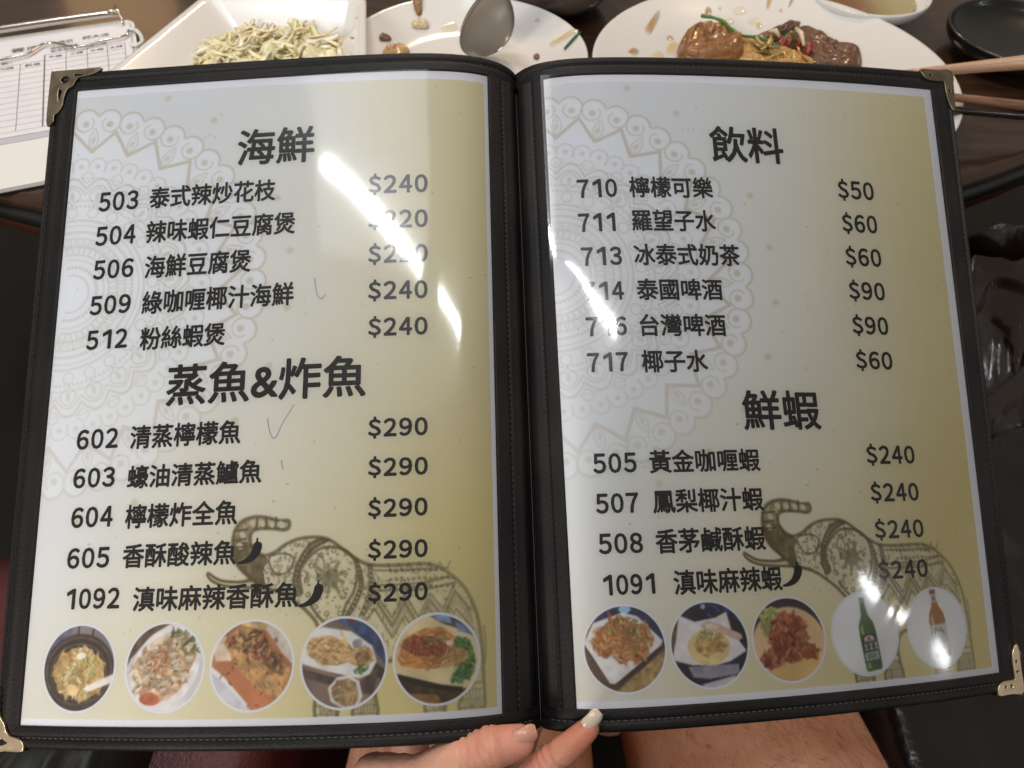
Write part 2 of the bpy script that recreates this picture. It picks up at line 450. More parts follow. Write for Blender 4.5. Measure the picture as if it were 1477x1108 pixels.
# ------------------------------------------------------------------ the menu: two curved pages
# shape solved from the photograph (mm, camera axes): the pages bow up out of the gutter
XP = [1012.80328, -0.23066, 0.01922, -0.03598, 1.40748, -156.28353, 365.55989, 0.06125, 0.1337, 1.65029, -0.40738, -0.17843, -0.29343, 18.2886, 25.90703, 227.5635, 248.40456, -0.04728, -0.01639, 1.91514, 0.03256, -0.22124, -0.17304, 13.17416, 23.20671, 228.12975, 246.2497]
HC = 308.0
ST, SB = 9.9, 299.0
def rot3(a, b, c):
    X = np.array([[1, 0, 0], [0, math.cos(a), -math.sin(a)], [0, math.sin(a), math.cos(a)]])
    Y = np.array([[math.cos(b), 0, math.sin(b)], [0, 1, 0], [-math.sin(b), 0, math.cos(b)]])
    Z = np.array([[math.cos(c), -math.sin(c), 0], [math.sin(c), math.cos(c), 0], [0, 0, 1]])
    return X @ Y @ Z
RM = rot3(*XP[1:4])
class Leaf:
    """lattice of points and normals of one half of the menu, u = mm from the fold, v = mm from the top"""
    def __init__(self, sg):
        self.sg = sg
        o = 7 if sg < 0 else 17
        e0, e1, g0, g1, c0, c1, Lk = XP[o:o + 7]
        self.si, self.so = XP[o + 7:o + 9]; self.co = 240.0
        self.du, self.dv, self.v0 = 0.5, 1.0, -14.0
        u = np.arange(0, 256, self.du); v = np.arange(self.v0, 326, self.dv)
        k = (v / HC - 0.5)
        th = (e0 + e1 * k)[:, None] + (g0 + g1 * k)[:, None] * np.exp(-u / Lk)[None] + (c0 + c1 * k)[:, None] * (u / 200)[None]
        cu = lambda q: np.concatenate([np.zeros((len(v), 1)), np.cumsum((q[:, 1:] + q[:, :-1]) / 2 * self.du, 1)], 1)
        P = np.stack([sg * cu(np.cos(th)), np.broadcast_to(v[:, None], th.shape), -cu(np.sin(th))], -1)
        P = P @ RM.T + np.array(XP[4:7])
        P = (P / 1000) @ CM.T + CAM
        Pu = np.gradient(P, axis=1); Pv = np.gradient(P, axis=0)
        N = np.cross(Pu, Pv); N /= np.linalg.norm(N, axis=-1, keepdims=True)
        if N[150, 300, 2] < 0: N = -N
        self.P, self.N = P, N
    def __call__(self, u, v, h=0.0):
        u = np.asarray(u, float); v = np.asarray(v, float)
        a = np.clip(u / self.du, 0, self.P.shape[1] - 1.001); b = np.clip((v - self.v0) / self.dv, 0, self.P.shape[0] - 1.001)
        i = a.astype(int); j = b.astype(int); fa = (a - i)[..., None]; fb = (b - j)[..., None]
        def lerp(A): return (A[j, i] * (1 - fa) + A[j, i + 1] * fa) * (1 - fb) + (A[j + 1, i] * (1 - fa) + A[j + 1, i + 1] * fa) * fb
        return lerp(self.P) + lerp(self.N) * (np.asarray(h, float) / 1000)[..., None]
LEAF = {-1: Leaf(-1), 1: Leaf(1)}
# design coordinates (X from the left edge of the printed design, y = v) to u
def d2u(sg, X):
    X = np.asarray(X, float)
    return 227.6 - X if sg < 0 else X + 17.9
base = Vector(LEAF[-1](np.array(0.0), np.array(308.0)))
menu = thing("menu", "open black leatherette menu with two plastic sleeved pages held up in front of the table", "menu", base)

# ---------------- covers
def cover(sg):
    L = LEAF[sg]; si, so, co = L.si, L.so, L.co
    us = np.concatenate([np.arange(7.5, si + 2, 0.5), np.linspace(si + 2.5, so - 3, 40), np.arange(so - 2, co - 1.2, 0.5), co - np.array([1.0, 0.6, 0.3, 0.1, 0.0])])
    vs = np.concatenate([[0, 0.1, 0.3, 0.6, 1.0], np.arange(1.5, ST + 2, 0.45), np.linspace(ST + 3, SB - 3, 60), np.arange(SB - 2, HC - 1.2, 0.45), HC - np.array([1.0, 0.6, 0.3, 0.1, 0.0])])
    U, V = np.meshgrid(us, vs)
    # distance across each border as a fraction of its width
    tl = (co - U) / (co - so); tt = V / ST; tb = (HC - V) / (HC - SB); ts = (U - 7.5) / (si - 7.5)
    wob = 0.12 * (vnoise(len(vs), 9, 3 + sg, len(us)) - .5)
    def prof(t, w, seam):
        edge = np.sqrt(np.clip(1 - (1 - np.clip(t * w / 1.6, 0, 1)) ** 2, 0, 1)) * 2.4 - 1.4
        groove = -0.75 * np.exp(-((t - seam) * w / 0.5) ** 2)
        pad = 0.55 * np.sin(np.clip(t / seam, 0, 1) * math.pi) ** 0.7
        pad2 = 0.30 * np.exp(-((t - (seam + 0.22)) * w / 1.6) ** 2)
        lip = -1.9 * sstep(0.985, 1.03, t)
        return edge + groove + pad + pad2 + lip
    def prof_spine(t, w):
        ridge = 0.9 * np.exp(-((t - 0.32) * w / 2.4) ** 2)
        groove = -0.6 * np.exp(-((t - 0.60) * w / 0.5) ** 2)
        lip = -1.9 * sstep(0.985, 1.03, t)
        return 0.9 + ridge + groove + lip - 0.9 * (1 - sstep(0, 0.15, t))
    hl = prof(tl, co - so, 0.22); ht = prof(tt, ST, 0.46); hb = prof(tb, HC - SB, 0.5)
    hs = prof_spine(ts, si - 7.5)
    dl, dt, db, dsn = (co - U), V, HC - V, (U - 7.5)
    # nearest border (scaled) decides: outer borders run over the spine border at top and bottom
    H = np.where(tl < np.minimum(tt, tb), hl, np.where(tt < tb, ht, hb))
    inner = np.minimum.reduce([tl, tt, tb])
    H = np.where((ts < 1.05) & (inner > 1.0), hs, H)
    H = H + wob
    top = L(U, V, H)
    bot = L(U, V, np.full_like(U, -3.2) + 0.6 * (np.minimum.reduce([dl, dt, db]) < 0.5))
    r, c = U.shape
    o = grid_mesh("cover_panel", top, M["leather"], menu)
    # closed board: add the back and the rim
    me = o.data
    bm = bmesh.new(); bm.from_mesh(me); bm.verts.ensure_lookup_table()
    jj = np.linspace(0, r - 1, 40).astype(int); ii = np.linspace(0, c - 1, 40).astype(int)
    ring = [(0, i) for i in range(c)] + [(j, c - 1) for j in range(1, r)] + [(r - 1, i) for i in range(c - 2, -1, -1)] + [(j, 0) for j in range(r - 2, 0, -1)]
    tv = list(bm.verts)
    low = [bm.verts.new(bot[j, i]) for j, i in ring]
    n = len(ring)
    for k in range(n):
        a = tv[ring[k][0] * c + ring[k][1]]; b = tv[ring[(k + 1) % n][0] * c + ring[(k + 1) % n][1]]
        bm.faces.new((a, b, low[(k + 1) % n], low[k]))
    # back as strips between the two long sides
    topside = low[:c]; botside = [low[c + r - 2 + k] for k in range(c)][::-1]
    rows = 24
    prev = topside
    for q in range(1, rows + 1):
        if q == rows: cur = botside
        else:
            vv = HC * q / rows
            cur = [bm.verts.new(p) for p in L(us, np.full(c, vv), np.full(c, -3.4))]
        for i in range(c - 1):
            try: bm.faces.new((prev[i], prev[i + 1], cur[i + 1], cur[i]))
            except ValueError: pass
        prev = cur
    bmesh.ops.recalc_face_normals(bm, faces=bm.faces)
    for f in bm.faces: f.smooth = True
    bm.to_mesh(me); bm.free()
    # stitching: separate short threads, lying in the seam grooves
    def dashes(fn, n, m, hh, wid=0.32, fill=0.62):
        parts = []
        for k in range(n):
            ts_ = (k + np.array([0.0, 0.5, 1.0]) * fill) / n
            pu, pv = fn(ts_)
            parts.append(tube([Vector(p) for p in L(pu, pv, np.array([hh - .15, hh + .12, hh - .15]))], wid / 1000 , 5))
        return join_parts(parts)
    sp = []
    bo = co - 0.22 * (co - so)
    sp.append(dashes(lambda t_: (bo + 0 * t_, 6 + t_ * (HC - 12)), 110, None, 0.55))
    sp.append(dashes(lambda t_: (12 + t_ * (bo - 12), 0 * t_ + ST * 0.46), 84, None, 0.55))
    us_ = 7.5 + 0.60 * (si - 7.5)
    sp.append(dashes(lambda t_: (us_ + 0 * t_, ST + t_ * (SB - ST)), 112, None, 0.55))
    V_, F_ = join_parts(sp); mesh_obj("stitching", V_, F_, M["thread"], o)
    V_, F_ = dashes(lambda t_: (12 + t_ * (bo - 12), 0 * t_ + HC - (HC - SB) * 0.5), 84, None, 0.62, 0.28)
    tag(mesh_obj("stitching", V_, F_, M["thread_pale"], o), "row of paler worn stitches along the bottom edge")
    return o
COVER = {sg: cover(sg) for sg in (-1, 1)}

# ---------------- the ribbed spine between the covers
def spine():
    vs = np.linspace(-1.0, HC - 0.5, 160); ts = np.linspace(0, 1, 46)
    PL = LEAF[-1](np.full(160, 8.6), vs, np.full(160, 0.2)); PR = LEAF[1](np.full(160, 8.2), vs, np.full(160, 0.2))
    N = np.array([0.0, -0.42, 0.905])
    rib = 0.0011 * (np.exp(-((ts - .30) / .07) ** 2) + 1.2 * np.exp(-((ts - .52) / .05) ** 2) + np.exp(-((ts - .74) / .08) ** 2))
    sag = -0.0035 * np.sin(math.pi * ts) ** 0.6
    P = PL[:, None] * (1 - ts)[None, :, None] + PR[:, None] * ts[None, :, None] + (rib + sag)[None, :, None] * N
    P = P + 0.0004 * (vnoise(160, 14, 5, 46) - .5)[..., None] * N
    P2 = P[:, ::-1] - 0.003 * N
    Q = np.concatenate([P, P2], 1)
    o = grid_mesh("spine", Q, M["leather"], menu, closed_v=True)
    line = [P[j, 24] + N * 0.0003 for j in range(0, 160, 3)]
    V_, F_ = tube([Vector(p) for p in line], 0.00022, 5)
    tag(mesh_obj("spine_thread", V_, F_, M["thread_pale"], o), "frayed pale thread along the fold")
spine()

# ---------------- printed pages: colours of the print, computed on a 0.4 mm raster
DX = 0.4
def page_art(sg):
    L = LEAF[sg]
    x0 = -1.0 if sg < 0 else 4.6
    x1 = 202.5 if sg < 0 else 211.2
    xs = np.arange(x0, x1, DX); ys = np.arange(ST - 1.0, SB + 1.0, DX)
    nx, ny = len(xs), len(ys)
    X, Y = np.meshgrid(xs, ys)
    ux = np.clip((X - 0) / 205, 0, 1); vy = (Y - ST) / (SB - ST)
    gold = 0.80 * sstep(0.46, 1.10, ux) + 0.55 * sstep(0.42, 1.0, vy) * sstep(-0.1, 0.65, ux) + 0.18 * sstep(0.75, 1.0, vy)
    gold = np.clip(gold + 0.04 * (vnoise(ny, 7, 40 + sg, nx) - .5), 0, 1)
    white = np.array([0.73, 0.74, 0.76]); cream = np.array([0.77, 0.75, 0.68]); au = np.array([0.735, 0.63, 0.30])
    k = np.clip(gold, 0, 1)[..., None]
    c2 = sstep(0.15, 0.75, ux * 0.8 + vy * 0.35)[..., None]
    img = (white * (1 - c2) + cream * c2) * (1 - k) + au * k
    def ink(alpha, col, box=None):
        a = np.clip(alpha, 0, 1)[..., None]
        if box is None: img[:] = img * (1 - a) + np.asarray(col) * a
        else:
            s = np.s_[box[0]:box[1], box[2]:box[3]]; img[s] = img[s] * (1 - a) + np.asarray(col) * a
    def line(pts, wd, alpha, col, soft=0.35):
        pts = np.asarray(pts, float)
        for p, q in zip(pts[:-1], pts[1:]):
            pad = wd + 1.2
            i0 = max(int((min(p[0], q[0]) - pad - x0) / DX), 0); i1 = min(int((max(p[0], q[0]) + pad - x0) / DX) + 2, nx)
            j0 = max(int((min(p[1], q[1]) - pad - ys[0]) / DX), 0); j1 = min(int((max(p[1], q[1]) + pad - ys[0]) / DX) + 2, ny)
            if i1 <= i0 or j1 <= j0: continue
            xx, yy = X[j0:j1, i0:i1], Y[j0:j1, i0:i1]
            d = q - p; l2 = d @ d + 1e-9
            t_ = np.clip(((xx - p[0]) * d[0] + (yy - p[1]) * d[1]) / l2, 0, 1)
            dist = np.hypot(xx - p[0] - t_ * d[0], yy - p[1] - t_ * d[1])
            acc[j0:j1, i0:i1] = np.maximum(acc[j0:j1, i0:i1], alpha * (1 - sstep(wd / 2 - soft * .5, wd / 2 + soft, dist)))
    def flush(col, mod=None):
        a = acc * (mod if mod is not None else 1); ink(a, col); acc[:] = 0
    acc = np.zeros((ny, nx))
    # --- mandala: half a rosette round (6, 114)
    mx, my = 6.0, 114.0
    pol = lambda r, a: (mx + r * math.cos(a), my - r * math.sin(a))
    tan = (0.47, 0.37, 0.20)
    fade = 1.0 - 0.45 * sstep(120, 205, Y)
    R_ = np.hypot(X - mx, Y - my)
    # slightly brighter paper inside the rosette
    lobes = 88 + 4.5 * np.abs(np.cos((np.arctan2(my - Y, X - mx) - 0.06) * 24 + math.pi / 2 * 0 + math.pi / 2)) ** .5
    ink(0.62 * (1 - sstep(lobes - 1.2, lobes + 1.0, R_)) * (1 - .35 * sstep(100, 190, Y)), (0.82, 0.84, 0.89))
    for k_ in range(-13, 14):
        for off in (-1, 1):      # pairs of scallops that curl towards each other
            a0 = k_ * math.pi / 12 + 0.06 + off * math.pi / 48
            cx_, cy_ = pol(87.5, a0)
            arc = [(cx_ + 5.9 * math.cos(b * off - a0), cy_ + 5.9 * math.sin(b * off - a0)) for b in np.linspace(-1.15, 2.9, 26)]
            line(arc, 0.9, 0.40, tan)
            sp_ = [(cx_ + (5.9 - 3.4 * q) * math.cos(off * (2.9 + 2.3 * q) - a0), cy_ + (5.9 - 3.4 * q) * math.sin(off * (2.9 + 2.3 * q) - a0)) for q in np.linspace(0, 1, 10)]
            line(sp_, 0.8, 0.34, tan)
            dcx, dcy = pol(85.8, a0 - off * .006)
            line([(dcx, dcy), (dcx + .1, dcy)], 2.7, 0.5, tan, 1.0)
    flush(tan, fade)
    zig = []
    for k_ in range(-14, 15):
        a0 = math.pi / 2 - 0.19 - k_ * math.pi / 12
        zig.append(pol(82, a0)); zig.append(pol(71, a0 - math.pi / 24))
    line(zig, 1.5, 0.52, tan); flush(tan, fade)
    for k_ in range(-13, 14):
        a0 = math.pi / 2 - 0.19 - k_ * math.pi / 12
        a1 = a0 - math.pi / 24
        for s_ in (-1, 1):
            line([pol(72.5 + 11 * q, a1 + s_ * 0.030 * math.sin(math.pi * q ** .8)) for q in np.linspace(0, 1, 9)], 0.6, 0.36, tan)
        line([pol(74, a1), pol(81, a1)], 0.6, 0.25, tan)
        line([pol(76.5, a1 + .004), pol(77.5, a1)], 1.8, 0.4, tan, .7)
        for s_ in (-1, 1):   # inner scallops
            c_ = pol(63.5, a0 + s_ * 0.065)
            line([(c_[0] + 4.3 * math.cos(b - a0 + s_ * .1), c_[1] + 4.3 * math.sin(b - a0 + s_ * .1)) for b in np.linspace(-2.0, 2.0, 14)], 0.6, 0.34, tan)
            line([c_, (c_[0] + .1, c_[1])], 1.9, 0.4, tan, .7)
        line([pol(52 + 5.5 * abs(math.sin(q * math.pi)), a0 - .13 + .26 * q) for q in np.linspace(0, 1, 14)], 1.0, 0.36, tan)
        line([pol(49 + 5.0 * abs(math.sin(q * math.pi)), a0 - .13 + .26 * q) for q in np.linspace(0, 1, 14)], 0.7, 0.32, tan)
        for s_ in (-1, 1):
            line([pol(44 + 9 * q, a0 + s_ * 0.085 * math.sin(math.pi * q)) for q in np.linspace(0, 1, 9)], 0.6, 0.33, tan)
            line([pol(55 + 6 * q, a1 + s_ * 0.05 * math.sin(math.pi * q)) for q in np.linspace(0, 1, 9)], 0.6, 0.30, tan)
        line([pol(47.5, a0), pol(49.5, a0)], 1.6, 0.38, tan, .6)
        c_ = pol(40, a0)
        line([(c_[0] + 2.6 * math.cos(b), c_[1] + 2.6 * math.sin(b)) for b in np.linspace(0, 6.3, 16)], 0.6, 0.3, tan)
    flush(tan, fade)
    for rr, wd, al in ((57.5, .6, .2), (46, .7, .28), (36, 1.0, .32), (33.5, .6, .28), (27, .7, .30), (19, .9, .30), (16.5, .6, .28), (9, .8, .3)):
        line([pol(rr, b) for b in np.linspace(-1.75, 1.75, 90)], wd, al, tan)
    for rr, n_, ws in ((43.2, 70, 1.1), (30.2, 60, 1.3), (23, 44, 1.4), (12.8, 24, 1.4)):
        for b in np.linspace(-1.75, 1.75, n_):
            p_ = pol(rr, b); line([p_, (p_[0] + .1, p_[1])], ws, 0.36, (0.3, 0.3, .2), .5)
    for b in np.linspace(-1.75, 1.75, 26):
        line([pol(19.5, b), pol(26.5, b + .05)], .6, .26, tan); line([pol(19.5, b), pol(26.5, b - .05)], .6, .26, tan)
    flush((0.46, 0.40, 0.24), fade)
    for k_ in range(-7, 8):   # loose dots outside the scallops
        p_ = pol(104.5, math.pi / 12 * k_ + 0.13)
        line([p_, (p_[0] + .2, p_[1])], 2.6, .40, tan, 1.2)
    flush((0.50, 0.44, 0.20))
    # --- elephant
    def fillpoly(pts, alpha, col, soft=True):
        pts = np.asarray(pts, float); inside = np.zeros((ny, nx), bool)
        j0 = max(int((pts[:, 1].min() - ys[0]) / DX) - 1, 0); j1 = min(int((pts[:, 1].max() - ys[0]) / DX) + 2, ny)
        i0 = max(int((pts[:, 0].min() - x0) / DX) - 1, 0); i1 = min(int((pts[:, 0].max() - x0) / DX) + 2, nx)
        xx, yy = X[j0:j1, i0:i1], Y[j0:j1, i0:i1]; ins = np.zeros(xx.shape, bool)
        n_ = len(pts)
        for a in range(n_):
            p, q = pts[a], pts[(a + 1) % n_]
            cnd = (p[1] > yy) != (q[1] > yy)
            with np.errstate(divide="ignore", invalid="ignore"):
                xi = (q[0] - p[0]) * (yy - p[1]) / (q[1] - p[1] + 1e-12) + p[0]
            ins ^= cnd & (xx < xi)
        m_ = np.zeros((ny, nx)); m_[j0:j1, i0:i1] = ins
        al = alpha(X, Y) if callable(alpha) else alpha
        ink(m_ * al, col); return m_
    sil = smooth_path(ELE["sil"], 3, True)
    fx = lambda x_: 1.0 - 0.32 * sstep(135, 195, x_)
    body = fillpoly(sil, 0.45, (0.66, 0.60, 0.42))
    grain = vnoise(ny, 190, 9, nx); grain2 = vnoise(ny, 95, 19, nx)
    ink(body * sstep(0.60, 0.78, grain) * 0.6 * fx(X), (0.36, 0.28, 0.13))
    ink(body * sstep(0.62, 0.8, grain2) * 0.40, (0.80, 0.76, 0.60))
    fillpoly(smooth_path(ELE["trunkfill"], 3, True), lambda a, b: 0.50 + 0.3 * (vnoise(ny, 120, 5, nx) > .5), (0.25, 0.185, 0.08))
    fillpoly(smooth_path(ELE["trunkdark"], 3, True), lambda a, b: 0.55 + 0.35 * vnoise(ny, 90, 6, nx), (0.12, 0.080, 0.024))
    brown = (0.115, 0.077, 0.020)
    line(np.vstack([sil, sil[:1]]), 1.15, 0.82, brown, .7); flush(brown, fx(X))
    for k_ in range(6):   # light squares along the trunk
        p_ = np.array([(111.5, 222.3), (107.5, 222.0), (103.3, 221.5), (99.3, 221.4), (95.3, 226.0), (94.3, 230.3)][k_])
        line([p_ - .25, p_ + .25], 2.0, .85, (0.7, .66, .5), .5)
    flush((0.68, 0.63, 0.46))
    fillpoly(smooth_path(ELE["tusk"], 4, True), 0.75, (0.62, 0.56, 0.38))
    line(smooth_path(ELE["tusk"], 4, True), 0.8, 0.75, brown)
    for nm, wd, al in (("band1", 1.0, .85), ("band2", 1.0, .85), ("ear", 1.0, .8), ("neck1", .9, .8), ("neck2", .8, .75), ("neck3", .8, .7), ("neck4", .8, .7), ("blank0", .7, .7), ("blank1", .8, .75), ("blank2", .8, .75), ("jaw", .8, .55), ("tail", .9, .5)):
        line(smooth_path(ELE[nm], 6), wd, al, brown, .5)
    line(ELE["zig1"], 1.0, .75, brown, .5); line(ELE["zig2"], .8, .65, brown, .5); line(ELE["zig3"], .8, .65, brown, .5)
    z1 = np.array(ELE["zig1"]); z3 = np.array(ELE["zig3"]); z2 = np.array(ELE["zig2"])
    for a_, b_ in ((z1, z3), (z1, z2)):      # hatching between the zigzags
        pa, pb = smooth_path(a_, 6), smooth_path(b_, 6)
        for p, q in zip(pa, pb): line([p * .75 + q * .25, p * .25 + q * .75], .5, .5, brown, .4)
    for k_ in range(1, len(z3) - 1, 2):      # small leaves hanging in the points
        p = z3[k_] if z3[k_][1] < z1[k_][1] else z1[k_]
        for q in (-1.6, 0, 1.6): line([p + (0, -1.5), p + (q, -5.5)], .6, .55, brown, .4)
    for lx0, lx1 in ((129.5, 136.5), (144, 151.5), (172, 178.5), (185.2, 193)):      # anklets
        for yy in (286.5, 289, 292.5, 295.5):
            line([(lx0, yy), (lx1, yy)], .7, .6, brown, .5)
        for xx in np.linspace(lx0 + .6, lx1 - .6, 6): line([(xx, 289.4), (xx + .3, 295)], .8, .55, brown, .5)
    for yy, xx0, xx1 in ((224.2, 91.8, 97.2), (228.0, 91.4, 96.4), (231.0, 91.3, 97.0)): line([(xx0, yy), (xx1, yy - .4)], .7, .8, brown, .4)
    for xx in (101.2, 105.2, 109.3): line([(xx, 219.4), (xx - .3, 223.8)], .7, .8, brown, .4)
    for q in np.linspace(0, 1, 12)[1:-1]:      # petals round the ear ornament
        a = q * 5.2 + .4
        c_ = np.array([134.5 + 11.5 * math.cos(a), 246.0 + 12.5 * math.sin(a)])
        line([c_ + .9 * np.array([math.cos(b), math.sin(b)]) for b in np.linspace(0, 6.3, 9)], .5, .6, brown, .4)
    for q in range(6):      # scallops along the saddle cloth
        xx = 156 + q * 4.2
        line([(xx, 239.6 + (q > 6) * (q - 6) * 1.2), (xx + 1.0, 241.8 + (q > 6) * (q - 6) * 1.2), (xx + 2.1, 242.2 + (q > 6) * (q - 6) * 1.2), (xx + 3.2, 241.8 + (q > 6) * (q - 6) * 1.3), (xx + 4.2, 239.6 + (q > 6) * (q - 6) * 1.3)], .6, .6, brown, .4)
    line(smooth_path(ELE["eyepatch"], 5, True), .8, .7, brown)
    flush(brown, fx(X))
    b1 = smooth_path(ELE["band1"], 6); b2 = smooth_path(ELE["band2"], 6)
    for p, q in zip(b1[::2], b2[::2]):
        c_ = (p + q) / 2; line([c_ - .1, c_ + .1], 1.6, .75, brown, .4)
    for nm in (("neck1", "neck2"), ("neck3", "neck4")):
        for p, q in zip(smooth_path(ELE[nm[0]], 7)[::2], smooth_path(ELE[nm[1]], 7)[::2]):
            c_ = (p + q) / 2; line([c_ - .1, c_ + .1], 1.1, .75, brown, .4)
    r_ = np.random.default_rng(3)
    for k_ in range(36):
        line([(157 + k_ % 12 * 2.3, 242.5 + (k_ // 12) * 3.2 + r_.uniform(-.4, .4)), (157.3 + k_ % 12 * 2.3, 242.6 + (k_ // 12) * 3.2)], r_.uniform(.8, 1.4), .7, brown, .5)
    for k_ in range(60):
        px_, py_ = r_.uniform(112, 152), r_.uniform(232, 262)
        line([(px_, py_), (px_ + .2, py_)], r_.uniform(.6, 1.2), .6, brown, .4)
    for k_ in range(80):   # head ornaments
        px_, py_ = r_.uniform(103, 124), r_.uniform(229, 246)
        d_ = r_.uniform(-1.2, 1.2, 2); line([(px_, py_), (px_ + d_[0], py_ + d_[1])], r_.uniform(.5, .9), .55 * body[min(int((py_ - ys[0]) / DX), ny - 1), min(int((px_ - x0) / DX), nx - 1)], brown, .4)
    flush(brown, fx(X) * (0.25 + 0.75 * body))
    lx, ly = ELE["leaf"][0]
    for k_ in range(9):
        a = k_ * 2 * math.pi / 9 + .3; rr = 6.6 if k_ % 2 else 5.4
        tip = np.array([lx + rr * math.cos(a), ly + rr * math.sin(a)])
        line([(lx, ly), (lx * .6 + tip[0] * .4, ly * .6 + tip[1] * .4)], 3.0, .72, brown, .8); line([(lx, ly), tip], 1.3, .7, brown, .6)
    lx, ly = ELE["leaf2"][0]
    for s_ in (-1, 1):
        line([(lx + s_ * 2.0 * math.sin(math.pi * q) , ly - 5.5 + 9 * q) for q in np.linspace(0, 1, 9)], .7, .65, brown)
    flush(brown, np.full_like(X, .9))
    # wear: faint smudges and a few specks of dirt
    ink(0.05 * vnoise(ny, 14, 77 + sg, nx) ** 2, (0.55, 0.52, 0.48))
    for k_ in range(80):
        px_, py_ = r_.uniform(x0 + 4, x1 - 4), r_.uniform(ST + 4, SB - 30)
        line([(px_, py_), (px_ + r_.uniform(-.6, .6), py_ + r_.uniform(-.6, .6))], r_.uniform(.15, .5), r_.uniform(.2, .7), (0.1, .09, .08), .3)
    flush((0.10, 0.09, 0.08))
    # unprinted margin of the sheet
    mt, mb = 4.2, 2.6
    rgt = 199.6 if sg < 0 else 205.6
    skew = 0.004 * (X - 100) if sg < 0 else 0.002 * (X - 100)
    lft = -9 if sg < 0 else 5.4
    mar = ((Y < ST + mt + skew) | (Y > SB - mb + (0.0 if sg < 0 else 0)) | (X > rgt) | (X < lft)).astype(float)
    ink(mar, (0.83, 0.82, 0.87))
    o = grid_mesh("page_sheet", L(d2u(sg, X), Y, np.zeros_like(X)), M["page"], menu, colors=img)
    return o
PAGE = {sg: page_art(sg) for sg in (-1, 1)}

# ---------------- lettering
GLYPH = {}
ONE = [(0.44, 0.0), (0.59, 0.0), (0.59, 1.0), (0.46, 1.0), (0.08, 0.82), (0.08, 0.68), (0.44, 0.83)]
def digits(s):
    """evenly pitched figures in the wide round style of the menu, unit cells"""
    V, F = [], []
    for k, ch in enumerate(s):
        if ch not in GLYPH:
            if ch == "1": co, f = curve_mesh([ONE])
            else: co, f = text_mesh(chr(ord(ch) + 0xFEE0), 0.0)
            lo, hi = co.min(0), co.max(0)
            wd = 0.70 if ch in "1" else 1.0
            hh = (1.22, -0.11) if ch == "$" else (1.0, 0.0)
            co = np.stack([.5 + ((co[:, 0] - lo[0]) / (hi[0] - lo[0]) - .5) * .76 * wd, hh[1] + (co[:, 1] - lo[1]) / (hi[1] - lo[1]) * hh[0], 0 * co[:, 0]], 1)
            GLYPH[ch] = co, f
        co, f = GLYPH[ch]
        o = sum(len(q) for q in V)
        V.append(co + np.array([k, 0, 0])); F += [tuple(i + o for i in q) for q in f]
    return np.concatenate(V), F
def put_text(sg, s, ua, ub, vc, h, name, bold):
    L = LEAF[sg]
    if s.strip("$").isdigit():
        co, F = digits(s)
        if s[0] == "$": h = h / 1.14
        n = len(s); lo, hi = np.array([.12, 0.0]), np.array([n - .12, 1.0])
    else:
        co, F = text_mesh(s, 0.0); lo, hi = co.min(0), co.max(0)
    u = ua + (co[:, 0] - lo[0]) / (hi[0] - lo[0]) * (ub - ua)
    v = vc + h / 2 - (co[:, 1] - lo[1]) / (hi[1] - lo[1]) * h
    parts = []      # heavier strokes: shifted copies, each a few microns above the last
    for k in range(8):
        a = 2 * math.pi * k / 8
        parts.append((L(u + bold * math.cos(a), v + bold * math.sin(a), np.full(len(u), 0.09 + 0.006 * k)), F))
    V_, F_ = join_parts(parts)
    mesh_obj(name, V_, F_, M["ink"], PAGE[sg], smooth=False)
for sg, rows in ((-1, TEXT_L), (1, TEXT_R)):
    for s, ua, ub, vc, h in rows:
        head = h > 15
        name = "heading_text" if head else "price_text" if s[0] == "$" else "item_number" if s.isdigit() else "item_name"
        put_text(sg, s, ua, ub, vc, h, name, 0.40 if head else 0.31 if name != "item_name" else 0.26)
CHILI = [(2.3, -5.3), (3.0, -5.0), (2.9, -3.9), (4.3, -3.2), (4.6, -1.2), (3.5, 1.6), (1.3, 3.8), (-1.8, 4.9), (-4.4, 5.0), (-4.8, 4.3), (-2.6, 3.4), (-.5, 1.7), (.7, -.6), (1.2, -2.8), (2.1, -3.8)]
for sg, X0, y0 in ((-1, 99.0, 232.6), (-1, 125.2, 250.2), (1, 102.6, 250.4)):
    co, F = curve_mesh([smooth_path([(x * 1.05, -y) for x, y in CHILI], 3, True)])
    mesh_obj("chili_mark", LEAF[sg](d2u(sg, X0 + co[:, 0]), y0 - co[:, 1], np.full(len(co), 0.16)), F, M["ink"], PAGE[sg], smooth=False)
for pts in PEN:
    p = smooth_path(pts, 6)
    V_, F_ = tube([Vector(q) for q in LEAF[-1](p[:, 0], p[:, 1], np.full(len(p), 0.1))], [0.00020 * (1 - .5 * i / len(p)) for i in range(len(p))], 4)
    tag(mesh_obj("pen_mark", V_, F_, M["pen"], PAGE[-1]), "faint blue ballpoint tick")

